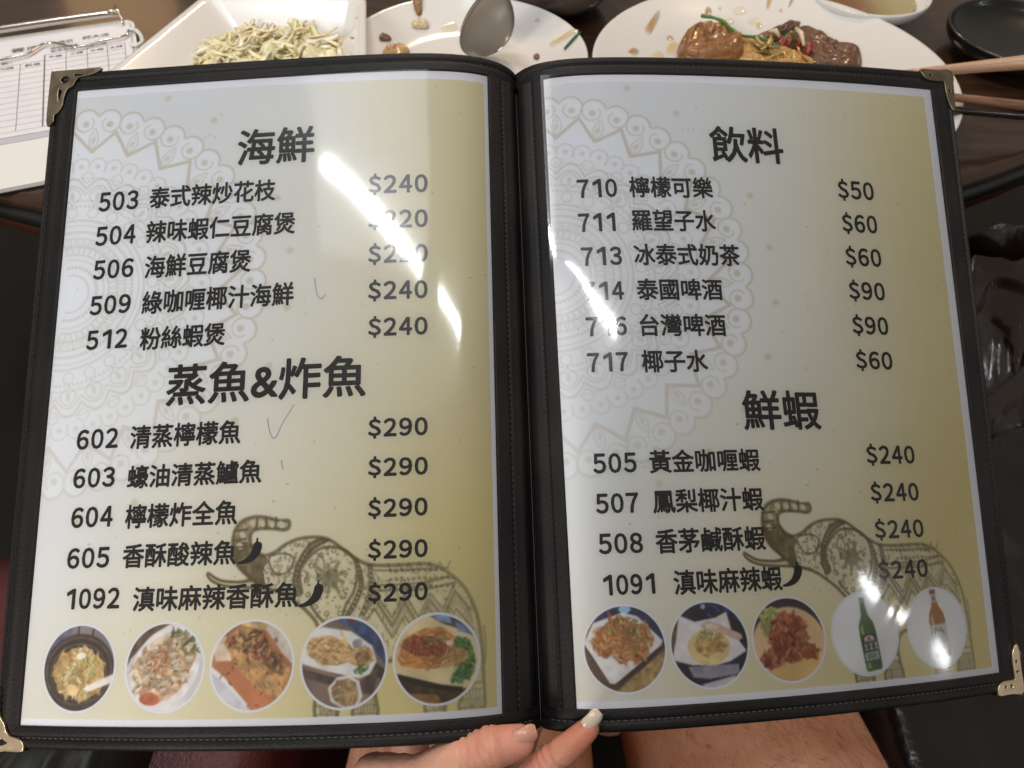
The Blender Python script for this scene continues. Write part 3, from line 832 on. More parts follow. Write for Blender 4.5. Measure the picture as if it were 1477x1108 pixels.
# ---------------- round pictures of dishes, computed colour by colour on a disc
class Pic:
    def __init__(self, seed, N=150):
        self.N = N; self.r = np.random.default_rng(seed); self.seed = seed
        a = (np.arange(N) + .5) / N * 2 - 1
        self.X, self.Y = np.meshgrid(a, a)
        self.img = np.zeros((N, N, 3))
    def n(self, cells): self.seed += 1; return vnoise(self.N, cells, self.seed)
    def put(self, m, c, var=0.0, cells=14):
        m = np.clip(m, 0, 1)[..., None]
        c = np.asarray(c, float) / 255
        col = c * (1 + var * 2 * (self.n(cells) - .5))[..., None]
        self.img = self.img * (1 - m) + col * m
    def all(self, c, var=0.1, cells=5): self.put(np.ones((self.N, self.N)), c, var, cells)
    def ell(self, cx, cy, rx, ry, rot=0.0, rag=0.0, soft=0.03):
        c, s = math.cos(math.radians(rot)), math.sin(math.radians(rot))
        x = (self.X - cx) * c + (self.Y - cy) * s; y = -(self.X - cx) * s + (self.Y - cy) * c
        d = np.hypot(x / rx, y / ry) + rag * (self.n(9) - .5) * 2 + rag * .6 * (self.n(24) - .5)
        return 1 - sstep(1 - soft, 1 + soft, d)
    def poly(self, pts):
        ins = np.zeros(self.X.shape, bool); n = len(pts)
        for a in range(n):
            p, q = pts[a], pts[(a + 1) % n]
            cnd = (p[1] > self.Y) != (q[1] > self.Y)
            xi = (q[0] - p[0]) * (self.Y - p[1]) / (q[1] - p[1] + 1e-12) + p[0]
            ins ^= cnd & (self.X < xi)
        f = ins.astype(float)
        return (f + np.roll(f, 1, 0) + np.roll(f, -1, 0) + np.roll(f, 1, 1) + np.roll(f, -1, 1)) / 5
    def bits(self, mask, n, cols, l0, l1, w0, w1, alpha=0.72, ang=None, spread=3.2):
        """small pieces of food with a lit and a shaded side"""
        idx = np.argwhere(mask > 0.5)
        if not len(idx): return
        for k in range(n):
            j, i = idx[self.r.integers(len(idx))]; cx, cy = self.X[j, i], self.Y[j, i]
            a = (self.r.uniform(0, 3.14) if ang is None else ang + self.r.uniform(-spread, spread))
            l = self.r.uniform(l0, l1); w_ = self.r.uniform(w0, w1); bend = self.r.uniform(-.5, .5)
            dx, dy = self.X - cx, self.Y - cy
            x = dx * math.cos(a) + dy * math.sin(a); y = -dx * math.sin(a) + dy * math.cos(a) + bend * x * x / l
            d = np.hypot(x / l, y / w_)
            m = (1 - sstep(.75, 1.05, d)) * alpha
            sh = 1.0 - 0.20 * np.clip((y / w_) * (1 if math.cos(a) > 0 else -1), -1, 1)
            c = np.asarray(cols[self.r.integers(len(cols))], float) / 255 * self.r.uniform(.86, 1.1)
            # shadow under the piece
            ds = np.hypot(x / l, (y - w_ * .5) / (w_ * 1.25)); ms = (1 - sstep(.6, 1.2, ds)) * .20 * alpha
            self.img *= (1 - ms[..., None])
            self.img = self.img * (1 - m[..., None]) + (c * sh[..., None]) * m[..., None]

def pic1():
    p = Pic(100); p.all((128, 112, 122), .2, 4); p.put(p.poly([(-1, -1), (-.25, -1), (-.45, -.5), (-1, -.1)]), (92, 92, 120), .2)
    for x in (-.1, .32): p.put(p.poly([(x, -1), (x + .05, -1), (x + .04, -.6), (x - .02, -.6)]), (60, 50, 52))
    p.put(p.poly([(-1, .7), (1, .6), (1, 1), (-1, 1)]), (176, 150, 110), .2)
    p.put(p.ell(0, .1, 1.02, .90), (66, 50, 44), .2); p.put(p.ell(0, .06, .93, .80), (92, 74, 64), .2); p.put(p.ell(0, .07, .88, .75), (58, 44, 40), .15); p.put(p.ell(0, .09, .80, .67), (96, 76, 62), .15); p.put(p.ell(0, .10, .76, .63), (60, 44, 36), .15)
    f = p.ell(.02, .12, .72, .60, 10, .10); p.put(f, (214, 166, 92), .25)
    p.bits(f, 130, [(238, 206, 136), (226, 182, 100), (244, 222, 170), (200, 140, 66), (214, 196, 120)], .06, .16, .03, .07)
    p.bits(p.ell(.15, .1, .45, .4), 26, [(190, 190, 100), (222, 210, 130), (150, 160, 80)], .08, .16, .012, .025)
    p.put(p.ell(.05, -.28, .14, .08, -10, .1), (240, 232, 220), .1); p.put(p.ell(-.14, .52, .18, .13, 20, .1), (240, 206, 140), .1)
    p.put(p.poly([(.18, .46), (.55, .30), (1, .14), (1, .34), (.6, .46), (.3, .56)]), (240, 232, 224), .08)
    return p
def pic2():
    p = Pic(200); p.all((222, 214, 216), .08, 4); p.put(p.poly([(-1, -1), (.1, -1), (-.4, -.72), (-.9, -.2), (-1, 0)]), (92, 66, 52), .3)
    p.put(p.poly([(1, .2), (.9, .5), (.55, .85), (.9, 1), (1, 1)]), (70, 56, 56), .2); p.put(p.ell(.02, .02, 1.0, .82, -55), (236, 228, 230), .06); p.put(p.ell(0, .02, .82, .68, -55, .06), (224, 200, 176), .12)
    f = np.clip(p.ell(-.12, .12, .70, .62, -35, .14) + p.ell(.3, -.2, .5, .5, 0, .14), 0, 1); p.put(f, (206, 164, 120), .22)
    p.bits(p.ell(.45, -.55, .4, .25, 30), 46, [(84, 104, 48), (120, 134, 66), (60, 70, 36), (168, 130, 70)], .06, .18, .025, .05)
    p.bits(f, 135, [(240, 220, 190), (228, 196, 156), (214, 170, 120), (246, 232, 208), (198, 140, 92)], .06, .15, .035, .08)
    p.bits(p.ell(-.1, -.1, .3, .35), 40, [(206, 132, 74), (220, 160, 100), (190, 96, 60)], .05, .14, .015, .03)
    p.bits(f, 16, [(188, 70, 46), (90, 70, 40), (80, 110, 60)], .03, .08, .015, .03)
    p.put(p.ell(-.35, .72, .27, .15, 5, .1), (198, 92, 50), .2)
    return p
def pic3():
    p = Pic(300); p.all((196, 112, 58), .15, 5); p.put(p.poly([(-1, .02), (-.72, .3), (-.1, .88), (.05, 1), (-1, 1)]), (208, 206, 218), .06); p.put(p.poly([(-1, .0), (-.7, .22), (-.05, .86), (-.1, .9), (-.74, .32), (-1, .14)]), (236, 232, 236))
    p.put(p.poly([(.15, -1), (1, -1), (1, .0), (.7, -.3), (.4, -.7)]), (214, 198, 186), .1); p.put(p.poly([(-1, -.6), (-.6, -.7), (-.5, -.1), (-.9, -.1)]), (220, 196, 170), .15); p.put(p.poly([(-.3, -1), (.5, -1), (.3, -.8), (-.3, -.9)]), (206, 176, 110), .2)
    f = p.poly([(-.75, -.55), (-.35, -.85), (.1, -.8), (.55, -.25), (.95, .1), (.95, .6), (.65, .75), (.2, .55), (-.35, .05)]); p.put(f, (204, 148, 80), .22)
    p.bits(f, 120, [(222, 176, 106), (196, 136, 70), (232, 196, 134), (176, 112, 54)], .03, .09, .012, .025, ang=.8, spread=.3)
    p.bits(p.poly([(-.7, -.7), (.2, -.8), (.7, -.1), (.8, .3), (.2, -.1), (-.3, -.2)]), 85, [(92, 52, 26), (126, 72, 34), (70, 40, 22), (180, 60, 40), (150, 100, 50)], .05, .15, .02, .045)
    p.bits(p.ell(.1, .1, .9, .8), 34, [(110, 62, 26), (80, 48, 24), (210, 190, 120), (198, 60, 44)], .03, .10, .012, .028)
    return p
def pic4():
    p = Pic(400); p.all((132, 104, 90), .22, 4); p.put(p.poly([(-.2, -1), (1, -1), (1, .1), (.55, -.45), (.1, -.8)]), (52, 78, 132), .3); p.put(p.poly([(.5, -1), (1, -.7), (1, .05), (.8, -.2)]), (60, 66, 110), .3); p.put(p.poly([(.0, -1), (.35, -1), (.2, -.85)]), (120, 40, 60), .2)
    p.put(p.poly([(.6, -.1), (1, .2), (1, .5), (.75, .3)]), (72, 54, 50), .2); p.put(p.poly([(-1, .1), (-.3, .3), (.4, .42), (.85, .1), (.7, .75), (-1, .3)]), (84, 62, 54), .2)
    pl = p.poly([(-1, -.6), (-.55, -.82), (.15, -.70), (.68, -.35), (.78, .0), (.62, .28), (.38, .36), (-.4, .18), (-1, .0)]); p.put(pl, (234, 230, 230), .05)
    f = np.clip(p.ell(-.35, -.27, .56, .33, 12, .08) + p.ell(.42, -.12, .30, .24, 5, .1), 0, 1); p.put(f, (208, 164, 98), .18)
    p.bits(f, 120, [(226, 184, 118), (196, 148, 82), (238, 206, 150), (182, 132, 70)], .03, .10, .015, .04, ang=.2, spread=.6)
    p.put(p.ell(.45, -.12, .2, .15, 0, .15), (150, 112, 66), .4, 22); p.put(p.poly([(-.1, -.75), (.05, -.55), (.12, -.3), (-.05, -.45)]), (222, 178, 110), .2); p.put(p.ell(.32, -.42, .12, .10, 0, .1), (160, 160, 170), .2)
    p.bits(p.ell(.42, .17, .17, .08, -20), 26, [(84, 140, 50), (110, 164, 66), (60, 110, 40)], .03, .08, .02, .03)
    p.put(p.poly([(-.36, .55), (-.15, .32), (.15, .28), (.38, .42), (.46, .75), (.35, 1), (0, 1), (-.28, .85)]), (232, 226, 228), .05); q = p.poly([(-.29, .56), (-.1, .38), (.14, .35), (.31, .46), (.38, .75), (.28, .96), (0, .96), (-.22, .80)]); p.put(q, (178, 142, 92), .25)
    p.bits(q, 60, [(196, 160, 100), (110, 120, 60), (200, 80, 60), (150, 110, 60), (220, 190, 140)], .02, .07, .015, .03)
    return p
def pic5():
    p = Pic(500); p.all((232, 208, 150), .1, 4); p.put(p.poly([(-.2, -1), (1, -1), (1, -.4), (.6, -.62), (.1, -.8)]), (86, 70, 66), .3); p.put(p.poly([(-.1, -1), (.3, -1), (.35, -.78), (.05, -.85)]), (120, 160, 206), .2); p.put(p.poly([(.45, -.8), (.8, -.7), (.85, -.5), (.5, -.6)]), (110, 140, 190), .2)
    p.put(p.poly([(-1, .3), (.2, .62), (1, .75), (1, 1), (-1, 1)]), (78, 50, 26), .3); p.put(p.poly([(-1, .28), (.1, .58), (.6, .66), (.6, .78), (0, .68), (-1, .42)]), (40, 28, 22), .1); p.put(p.poly([(-.6, .75), (.0, .8), (.1, 1), (-.5, 1)]), (150, 104, 40), .3)
    f = p.poly([(-.95, -.05), (-.75, -.5), (-.3, -.7), (.1, -.72), (.4, -.5), (.5, -.2), (.42, .08), (.0, .22), (-.5, .2), (-.85, .12)]); p.put(f, (214, 132, 56), .2)
    p.bits(f, 60, [(226, 150, 70), (204, 118, 46), (236, 170, 90)], .05, .14, .02, .05, ang=.2, spread=.5)
    r_ = p.ell(-.25, -.28, .52, .24, 12, .16); p.put(r_, (164, 72, 34), .3, 22)
    p.bits(r_, 110, [(176, 70, 32), (140, 48, 24), (206, 110, 50), (196, 140, 80)], .02, .06, .015, .03)
    p.bits(p.ell(0, -.42, .26, .14), 30, [(130, 140, 60), (90, 120, 50), (170, 170, 90)], .03, .06, .015, .03)
    p.bits(p.poly([(.45, -.45), (.75, -.4), (.9, 0), (.85, .4), (.5, .58), (.3, .5), (.6, .1)]), 120, [(52, 116, 44), (80, 146, 60), (40, 92, 40), (104, 164, 74)], .05, .12, .03, .06)
    g = p.ell(.42, -.02, .30, .20, -15, .14); p.put(g, (196, 150, 74), .2); p.bits(g, 50, [(214, 168, 90), (170, 120, 54), (230, 190, 120)], .06, .14, .012, .022, ang=-.9, spread=.5)
    p.put(p.ell(.3, -.34, .09, .06), (226, 220, 214))
    return p
def pic6():
    p = Pic(600); p.all((92, 66, 48), .2, 4); p.put(p.poly([(-1, -1), (1, -1), (1, 0), (.5, -.5), (0, -.8), (-.6, -.5)]), (40, 44, 78), .3); p.put(p.ell(.05, -.92, .15, .1), (150, 200, 240)); p.put(p.poly([(.0, .75), (1, .05), (1, 1), (-.3, 1)]), (170, 136, 78), .25, 20)
    p.put(p.poly([(-1, -.05), (-.55, .6), (-.35, .86), (.0, .72), (.95, .02), (.98, -.05), (0, .3)]), (60, 44, 34), .1)
    p.put(p.poly([(-1, -.15), (-.75, -.62), (.0, -.85), (.35, -.75), (.95, -.15), (.9, -.05), (-.3, .80), (-.42, .78), (-.72, .3)]), (232, 226, 224), .05)
    f = p.ell(-.02, -.22, .68, .52, 10, .16); p.put(f, (206, 130, 62), .25)
    p.bits(f, 150, [(224, 148, 74), (206, 118, 52), (238, 178, 104), (184, 96, 44), (220, 170, 100)], .07, .20, .025, .055)
    p.bits(p.ell(.3, -.1, .35, .3), 60, [(214, 180, 120), (180, 130, 70), (150, 140, 70)], .02, .05, .015, .03); p.bits(p.ell(.05, -.5, .4, .2), 26, [(120, 140, 60), (200, 200, 120), (90, 120, 50)], .03, .09, .02, .03)
    p.bits(p.poly([(-.4, -.9), (-.3, -.9), (-.15, -.5), (-.3, -.5)]), 8, [(220, 110, 60)], .1, .2, .015, .02, ang=1.4, spread=.2)
    return p
def pic7():
    p = Pic(700); p.all((34, 30, 44), .3, 5); p.put(p.poly([(-1, -.6), (-.72, -.72), (-.85, .1), (-1, .1)]), (110, 78, 56), .2)
    for k in range(14): p.put(p.ell(p.r.uniform(0, 1), p.r.uniform(-1, -.3), .12, .03, 40), (40, 60, 130), .3)
    p.put(p.ell(-.1, -.9, .06, .06), (160, 180, 210)); p.put(p.poly([(-.6, .5), (.7, .5), (.72, .72), (-.1, .8), (-.5, .74)]), (150, 140, 160), .1); p.put(p.poly([(-.3, .92), (.6, .75), (.6, 1), (-.2, 1)]), (200, 196, 206), .1)
    p.put(p.poly([(-.75, -.72), (-.35, -.55), (.2, -.62), (.5, -.75), (.6, -.3), (.95, .2), (.5, .42), (.1, .50), (-.5, .46), (-1, .32), (-.85, -.2)]), (230, 222, 226), .05)
    s = p.ell(-.03, .06, .55, .42); p.put(s, (232, 208, 132), .08); f = p.ell(.0, -.05, .40, .30, 10, .16); p.put(f, (216, 170, 90), .2)
    p.bits(f, 60, [(222, 160, 84), (236, 196, 120), (200, 130, 66), (240, 220, 160)], .05, .12, .025, .05); p.bits(p.ell(-.05, -.25, .22, .12), 30, [(214, 214, 150), (120, 140, 70), (240, 234, 200)], .03, .07, .02, .03)
    p.put(p.poly([(-.2, -.45), (.0, -.56), (.3, -.45), (.85, -.2), (.88, -.1), (.75, -.05), (.3, -.25), (-.1, -.33)]), (214, 180, 160), .1); p.put(p.poly([(-.1, -.47), (.1, -.5), (.3, -.4), (.2, -.34), (-.05, -.38)]), (240, 210, 180), .05)
    return p
def pic8():
    p = Pic(800); p.all((52, 40, 44), .2, 4); p.put(p.ell(0, .22, 1.06, 1.0), (238, 198, 142), .06, 4); p.put(p.ell(.1, .75, .8, .4, 0, .05, .3), (236, 190, 110), .06, 4)
    p.bits(p.poly([(-.7, -.7), (-.3, -.75), (-.35, -.3), (-.5, .0), (-.7, -.2)]), 60, [(196, 200, 92), (170, 184, 76), (216, 214, 130)], .06, .16, .04, .08)
    f = np.clip(p.ell(-.02, .0, .52, .55, 0, .16) + p.ell(-.4, .38, .42, .26, -25, .18) + p.ell(.5, .3, .36, .22, 25, .2) + p.poly([(-.35, -.2), (-.25, -.62), (0, -.4), (.2, -.6), (.55, -.3), (.3, 0)]), 0, 1); p.put(f, (182, 82, 40), .25)
    p.bits(f, 130, [(204, 96, 50), (176, 66, 34), (222, 124, 70), (150, 50, 28), (214, 140, 90)], .08, .20, .03, .07); p.bits(f, 28, [(70, 34, 22), (96, 50, 28), (120, 40, 30)], .03, .09, .02, .05)
    return p
def bottle(p, cx, cy, s, rot, glass, hi, cap, lab, top, W=1.0):
    c, sn = math.cos(rot), math.sin(rot)
    T = lambda pts: [(cx + s * (x * W * c - y * sn), cy + s * (x * W * sn + y * c)) for x, y in pts]
    out = [(-.06, -1), (.06, -1), (.07, -.72), (.10, -.50), (.20, -.28), (.225, -.1), (.225, .92), (.19, .98), (-.19, .98), (-.225, .92), (-.225, -.1), (-.20, -.28), (-.10, -.50), (-.07, -.72)]
    p.put(p.poly(T(out)), glass, .12, 6)
    p.put(p.poly(T([(-.17, -.2), (-.10, -.3), (-.08, .9), (-.17, .9)])), hi, .1)
    p.put(p.poly(T([(-.07, -1), (.07, -1), (.08, -.62 if top else -.86), (-.08, -.62 if top else -.86)])), cap, .1)
    p.put(p.poly(T([(-.225, lab[0]), (.225, lab[0]), (.225, lab[1]), (-.225, lab[1])])), lab[2], .06)
    return T
def pic9():
    p = Pic(900); p.all((240, 240, 244), .02, 3)
    T = bottle(p, .07, .02, .92, -.10, (70, 100, 40), (150, 180, 90), (120, 140, 90), (.0, .74, (44, 62, 52)), False, 1.22)
    p.put(p.poly(T([(-.14, .2), (-.13, .09), (-.07, .04), (.07, .04), (.13, .09), (.14, .2)])), (206, 206, 196)); p.put(p.poly(T([(-.05, .08), (.05, .08), (.05, .15), (-.05, .15)])), (190, 60, 60)); p.put(p.poly(T([(-.12, .16), (.12, .16), (.12, .19), (-.12, .19)])), (190, 90, 80))
    for x in (-.16, -.02, .12):      # two rows of white lettering
        for q in ((0, .25, .09, .28), (0, .31, .09, .33), (.02, .25, .045, .42), (0, .39, .10, .42)): p.put(p.poly(T([(x + q[0], q[1]), (x + q[2], q[1]), (x + q[2], q[3]), (x + q[0], q[3])])), (214, 218, 206))
    p.put(p.poly(T([(-.19, .48), (.19, .48), (.19, .70), (-.19, .70)])), (176, 186, 176), .05)
    for y in (.53, .60):
        for k in range(5): p.put(p.poly(T([(-.13 + .055 * k, y), (-.095 + .055 * k, y), (-.095 + .055 * k, y + .045), (-.13 + .055 * k, y + .045)])), (60, 76, 66))
    return p
def pic10():
    p = Pic(1000); p.all((240, 240, 244), .02, 3)
    T = bottle(p, .02, -.10, .90, -.08, (190, 116, 30), (232, 170, 90), (214, 206, 200), (.02, .80, (206, 204, 198)), True, 1.38)
    p.put(p.poly(T([(-.08, -1), (.08, -1), (.08, -.86), (-.08, -.86)])), (172, 60, 60)); p.put(p.poly(T([(-.04, -.80), (.04, -.80), (.04, -.66), (-.04, -.66)])), (120, 110, 110))
    p.bits(p.poly(T([(-.12, .12), (.12, .12), (.14, .30), (-.14, .30)])), 26, [(178, 150, 60), (150, 120, 40), (196, 170, 90)], .02, .05, .012, .022)
    for y, a in ((.36, .10), (.44, .14), (.49, .13), (.54, .14)): p.put(p.poly(T([(-a, y), (a, y), (a, y + .028), (-a, y + .028)])) * .7, (140, 140, 136))
    return p
PICS = [(-1, 26.3, pic1, "yellow tofu stew in a black bowl"), (-1, 65.2, pic2, "pale squid pieces on an oval white plate"), (-1, 102.0, pic3, "steamed fish in brown sauce"), (-1, 139.0, pic4, "fried fish beside a dip bowl"), (-1, 175.7, pic5, "fried fish under red sauce with lettuce"),
        (1, 26.3, pic6, "orange shrimps on a white plate"), (1, 62.1, pic7, "creamy curry in a white square bowl"), (1, 98.0, pic8, "red fried shrimps with lettuce"), (1, 135.4, pic9, "green beer bottle on white"), (1, 175.0, pic10, "amber beer bottle on white")]
def disc(sg, X0, y0, fn, label):
    R = 17.5; p = fn(); N = p.N
    rr = np.linspace(0, 1, 64)[:, None]; th = np.linspace(0, 2 * math.pi, 181)[None, :]
    x = rr * np.cos(th); y = rr * np.sin(th)
    inner = 0.945
    s = (N - 1) / 2
    fx_, fy_ = np.clip((x / inner + 1) * s, 0, N - 1.001), np.clip((y / inner + 1) * s, 0, N - 1.001)
    i, j = fx_.astype(int), fy_.astype(int); a, b = (fx_ - i)[..., None], (fy_ - j)[..., None]
    I = p.img
    for _ in range(2): I = (2 * I + np.roll(I, 1, 0) + np.roll(I, -1, 0) + np.roll(I, 1, 1) + np.roll(I, -1, 1)) / 6
    c = (I[j, i] * (1 - a) + I[j, i + 1] * a) * (1 - b) + (I[j + 1, i] * (1 - a) + I[j + 1, i + 1] * a) * b
    k = sstep(inner - .012, inner + .004, np.hypot(x, y))[..., None]
    g_ = c.mean(-1, keepdims=True); c = (c * .82 + g_ * .18) * .88 + np.array((.93, .90, .82)) * .12      # faded print
    c = lin(np.clip(c, 0, 1)) * 1.0
    c = c * (1 - k) + np.array((.78, .78, .81)) * k
    o = grid_mesh("food_picture", LEAF[sg](d2u(sg, X0 + R * x), y0 + R * y, np.full(x.shape, 0.05)), M["picture"], PAGE[sg], colors=c)
    tag(o, "round picture of " + label)
for sg, X0, fn, lab in PICS: disc(sg, X0, 276.7, fn, lab)

# ---------------- clear sleeves over the pages
for sg in (-1, 1):
    L = LEAF[sg]
    us = np.linspace(L.si - 0.8, L.so + 0.8, 150); vs = np.linspace(ST - 0.8, SB + 0.8, 190)
    U, V = np.meshgrid(us, vs)
    H = 0.75 + 0.5 * (vnoise(190, 5, 60 + sg, 150) - .5)
    if sg > 0:   # the corner of the right sleeve is creased
        H += 0.55 * np.exp(-(((U - 168) * .75 + (V - 268) * .66) / 6.0) ** 2 - (((U - 168) * -.66 + (V - 268) * .75) / 26) ** 2)
    if sg > 0:   # lift added to the upper inner edge to shorten the lamp streak
        k_ = 1 - sstep(106, 134, V)
        H += k_ * 0.0045 * np.clip(44 - U, 0, 30) ** 2
    P = L(U, V, H)
    grid_mesh("plastic_sleeve", P if sg < 0 else P[:, ::-1], M["sleeve"], menu)

# ---------------- metal corners
def metal_corner(sg, vert, outline, holes, m, label, rivets=()):
    L = LEAF[sg]; co_ = L.co
    loops = [smooth_path(outline, 4, True)] + [smooth_path(h, 4, True) for h in holes]
    for (x, y) in rivets: loops.append([(x + 1.0 * math.cos(a), y + 1.0 * math.sin(a)) for a in np.linspace(0, 2 * math.pi, 19)[:-1]])
    co, F = curve_mesh(loops, 0.25, 0.28, 2)
    def mp(a, b, h): return L(co_ + 0.2 - np.asarray(a), (np.asarray(b) - .2 if vert > 0 else HC + .2 - np.asarray(b)), h)
    d = np.minimum(co[:, 0], co[:, 1])
    P = mp(co[:, 0], co[:, 1], 1.75 + co[:, 2])
    parts = [(P, F)]
    la = max(p[0] for p in outline) * .96; lb = max(p[1] for p in outline) * .98
    for f in (lambda q, z: (q * la, -0.35 + 0 * q), lambda q, z: (-0.35 + 0 * q, q * lb)):   # the sides wrap round the board's edge
        q = np.linspace(0, 1, 16); hs = np.array([1.2, .6, -1.5, -3.6])
        rows = []
        for off in (0, 0.5):
            for h in (hs if off == 0 else hs[::-1]):
                a, b = f(q, h)
                if np.ptp(b) == 0: b = b + off
                else: a = a + off
                rows.append(mp(a, b, np.full(16, h)))
        V_ = np.concatenate(rows); n = len(rows)
        parts.append((V_, [(r * 16 + c, r * 16 + c + 1, ((r + 1) % n) * 16 + c + 1, ((r + 1) % n) * 16 + c) for r in range(n) for c in range(15)]))
    V_, F_ = join_parts(parts)
    o = tag(mesh_obj("metal_corner", V_, F_, m, COVER[sg]), label)
    me = o.data
    me.polygons.foreach_set("use_smooth", [False] * len(me.polygons))
    return o
metal_corner(-1, 1, [(0, 27), (0, 2.2), (0.7, 0.7), (2.4, 0), (14, -.1), (25, -0.2), (22.5, 2.0), (18.5, 3.1), (14.5, 3.8), (12.6, 5.8), (11.4, 8.2), (9.3, 9.4), (8.0, 11.5), (7.3, 15), (6.8, 19), (5, 22), (3.2, 23.5), (3, 27)],
             [[(5.0, 4.6), (7.2, 2.6), (9.6, 4.2), (8.9, 6.4), (6.2, 7.0)], [(11.3, 1.8), (14, 1.9), (17.4, 2.4), (13.4, 3.5), (11.9, 3.4)], [(4.6, 9.3), (6.5, 11), (6.1, 13), (5.2, 17), (4.3, 13.5)]], M["brass"], "dull bronze openwork metal corner")
metal_corner(-1, -1, [(0, 0), (8, 0), (16, 0), (17.3, 1.2), (16.3, 3.3), (13.5, 4.6), (9.8, 5.4), (7.7, 7), (6.4, 9.8), (4.8, 11.5), (3.2, 14), (2.4, 19), (2.2, 23), (1, 25), (0, 25), (0, 12)],
             [[(3.9, 1.9), (5.4, 4.6), (7.4, 4.0), (9.4, 2.9), (6.2, 1.7)], [(1.0, 5.2), (3.6, 7.6), (3.2, 5.0), (2.3, 3.2), (1.1, 3.0)]], M["gold"], "pale gold openwork metal corner")
metal_corner(1, 1, [(0, 0), (9, 0), (18, 0.4), (17.3, 3), (14.5, 5.6), (9, 5.9), (5.2, 6.0), (4.7, 9), (4.4, 14), (2.6, 20), (0.4, 21), (0, 10)], [], M["brass"], "brass corner with plain arms", rivets=[(13, 3.2), (2.5, 11)])
metal_corner(1, -1, [(0, 0), (8, 0), (16, 0), (17.2, 1.2), (16.2, 3.8), (13, 5.4), (9, 5.6), (5.6, 5.6), (4.7, 6.5), (5.0, 12), (4.6, 17), (2.4, 20), (0.5, 20), (0, 10)], [], M["gold"], "shiny gold corner with two rivet holes in each arm", rivets=[(8, 3.2), (12, 3.2), (2.7, 9), (2.8, 13.5)])

# ------------------------------------------------------------------ clipboard with the order form
FO = at(29.6, 91.6, TZ + 0.0055)
E1 = Vector((0.924, 0.383, 0)); E2 = Vector((0.383, -0.924, 0))
def fp(a, b, z): return Vector((FO.x, FO.y, TZ + z)) + E1 * a + E2 * b
def slab(name, a0, a1, b0, b1, z0, z1, m, parent=None, r=0.0, n=6):
    """flat board with rounded corners in the clipboard's own frame"""
    pts = []
    for (ca, cb, s) in ((a1 - r, b1 - r, 0), (a0 + r, b1 - r, 1), (a0 + r, b0 + r, 2), (a1 - r, b0 + r, 3)):
        for q in range(n + 1):
            an = (s + q / n) * math.pi / 2
            pts.append((ca + r * math.cos(an), cb + r * math.sin(an)))
    N = len(pts)
    V = [fp(a, b, z0) for a, b in pts] + [fp(a, b, z1) for a, b in pts]
    F = [tuple(range(N)), tuple(range(2 * N - 1, N - 1, -1))] + [(k, (k + 1) % N, (k + 1) % N + N, k + N) for k in range(N)]
    return mesh_obj(name, V, F, m, parent, smooth=False)
cb = thing("clipboard", "white clipboard with a chrome bar clip lying at the left of the table", "clipboard", fp(0.0, 0.06, 0))
slab("board", -0.080, 0.0965, -0.058, 0.186, 0.0015, 0.0045, M["board"], cb, 0.012)
slab("board_back", -0.0795, 0.0960, -0.0575, 0.1865, 0.0002, 0.0014, M["edge_black"], cb, 0.012)
bar = [fp(a, -0.0545 - 0.002 * math.sin((a + .05) * 20), 0.0125) for a in np.linspace(-0.056, 0.086, 12)]
V, F = tube(bar, [0.0034] * 12, 14); mesh_obj("clip_bar", V, F, M["chrome"], cb)
V, F = tube([fp(0.0845, -0.061, 0.0165), fp(0.0855, -0.055, 0.0155), fp(0.0875, -0.048, 0.010), fp(0.0875, -0.043, 0.007)], [0.0012, .0016, .0015, .0012], 8); mesh_obj("clip_end", V, F, M["chrome"], cb)
wp = [(186, 44), (183, 50), (172, 54), (150, 58), (128, 64), (110, 68), (92, 65), (78, 62), (64, 63), (52, 70), (42, 77), (22, 82), (0, 86), (-30, 92)]
V, F = tube(smooth_path([tuple(at(x, y, TZ + 0.0085)) for x, y in wp], 4), 0.00115, 8); mesh_obj("wire_spring", V, F, M["chrome"], cb)
hp = [(182, 43), (190, 42), (198, 45), (204, 53), (205, 61), (198, 65), (188, 64)]
V, F = tube(smooth_path([tuple(at(x, y, TZ + 0.007)) for x, y in hp], 4), 0.0019, 8); mesh_obj("hanging_loop", V, F, M["melamine"], cb)
under = slab("paper_sheet", -0.068, 0.0935, -0.047, 0.1265, 0.0047, 0.0050, mat("shaded_paper", (0.50, 0.50, 0.54), 0.8), None)  # grey tint puts the order form's shadow into this sheet's colour
tag(under, "blank sheet with shade in its grey colour, peeping out beneath the order form", "paper")
form = slab("order_form", -0.072, 0.0925, -0.049, 0.1185, 0.0053, 0.0055, M["paper"], None)
tag(form, "printed order form with ruled columns held on the white clipboard", "order form")
ZF = 0.00562
lines = []
def fl(a0, b0, a1, b1, wd):
    d = Vector((a1 - a0, b1 - b0)); nrm = Vector((-d.y, d.x)).normalized() * wd / 2
    lines.append(([fp(a0 + nrm.x, b0 + nrm.y, ZF), fp(a1 + nrm.x, b1 + nrm.y, ZF), fp(a1 - nrm.x, b1 - nrm.y, ZF), fp(a0 - nrm.x, b0 - nrm.y, ZF)], [(0, 1, 2, 3)]))
cols = [0.0, 0.0195, 0.0370, 0.0545, 0.0715, 0.0865]
for k, a in enumerate(cols): fl(a, -0.0085 if k else 0.002, a, 0.1115, 0.0009 if k == 1 else 0.0004)
fl(-0.07, 0.0015, 0.0195, 0.0015, 0.00035); fl(0.0195, -0.0085, 0.0865, -0.0085, 0.00035); fl(0.0195, 0.0025, 0.0865, 0.0025, 0.00035)
for k in range(1, 13): fl(-0.07, 0.0015 + k * 0.0092, 0.0865, 0.0015 + k * 0.0092, 0.0003)
V, F = join_parts(lines); mesh_obj("ruled_lines", V, F, M["ink"], form, smooth=False)
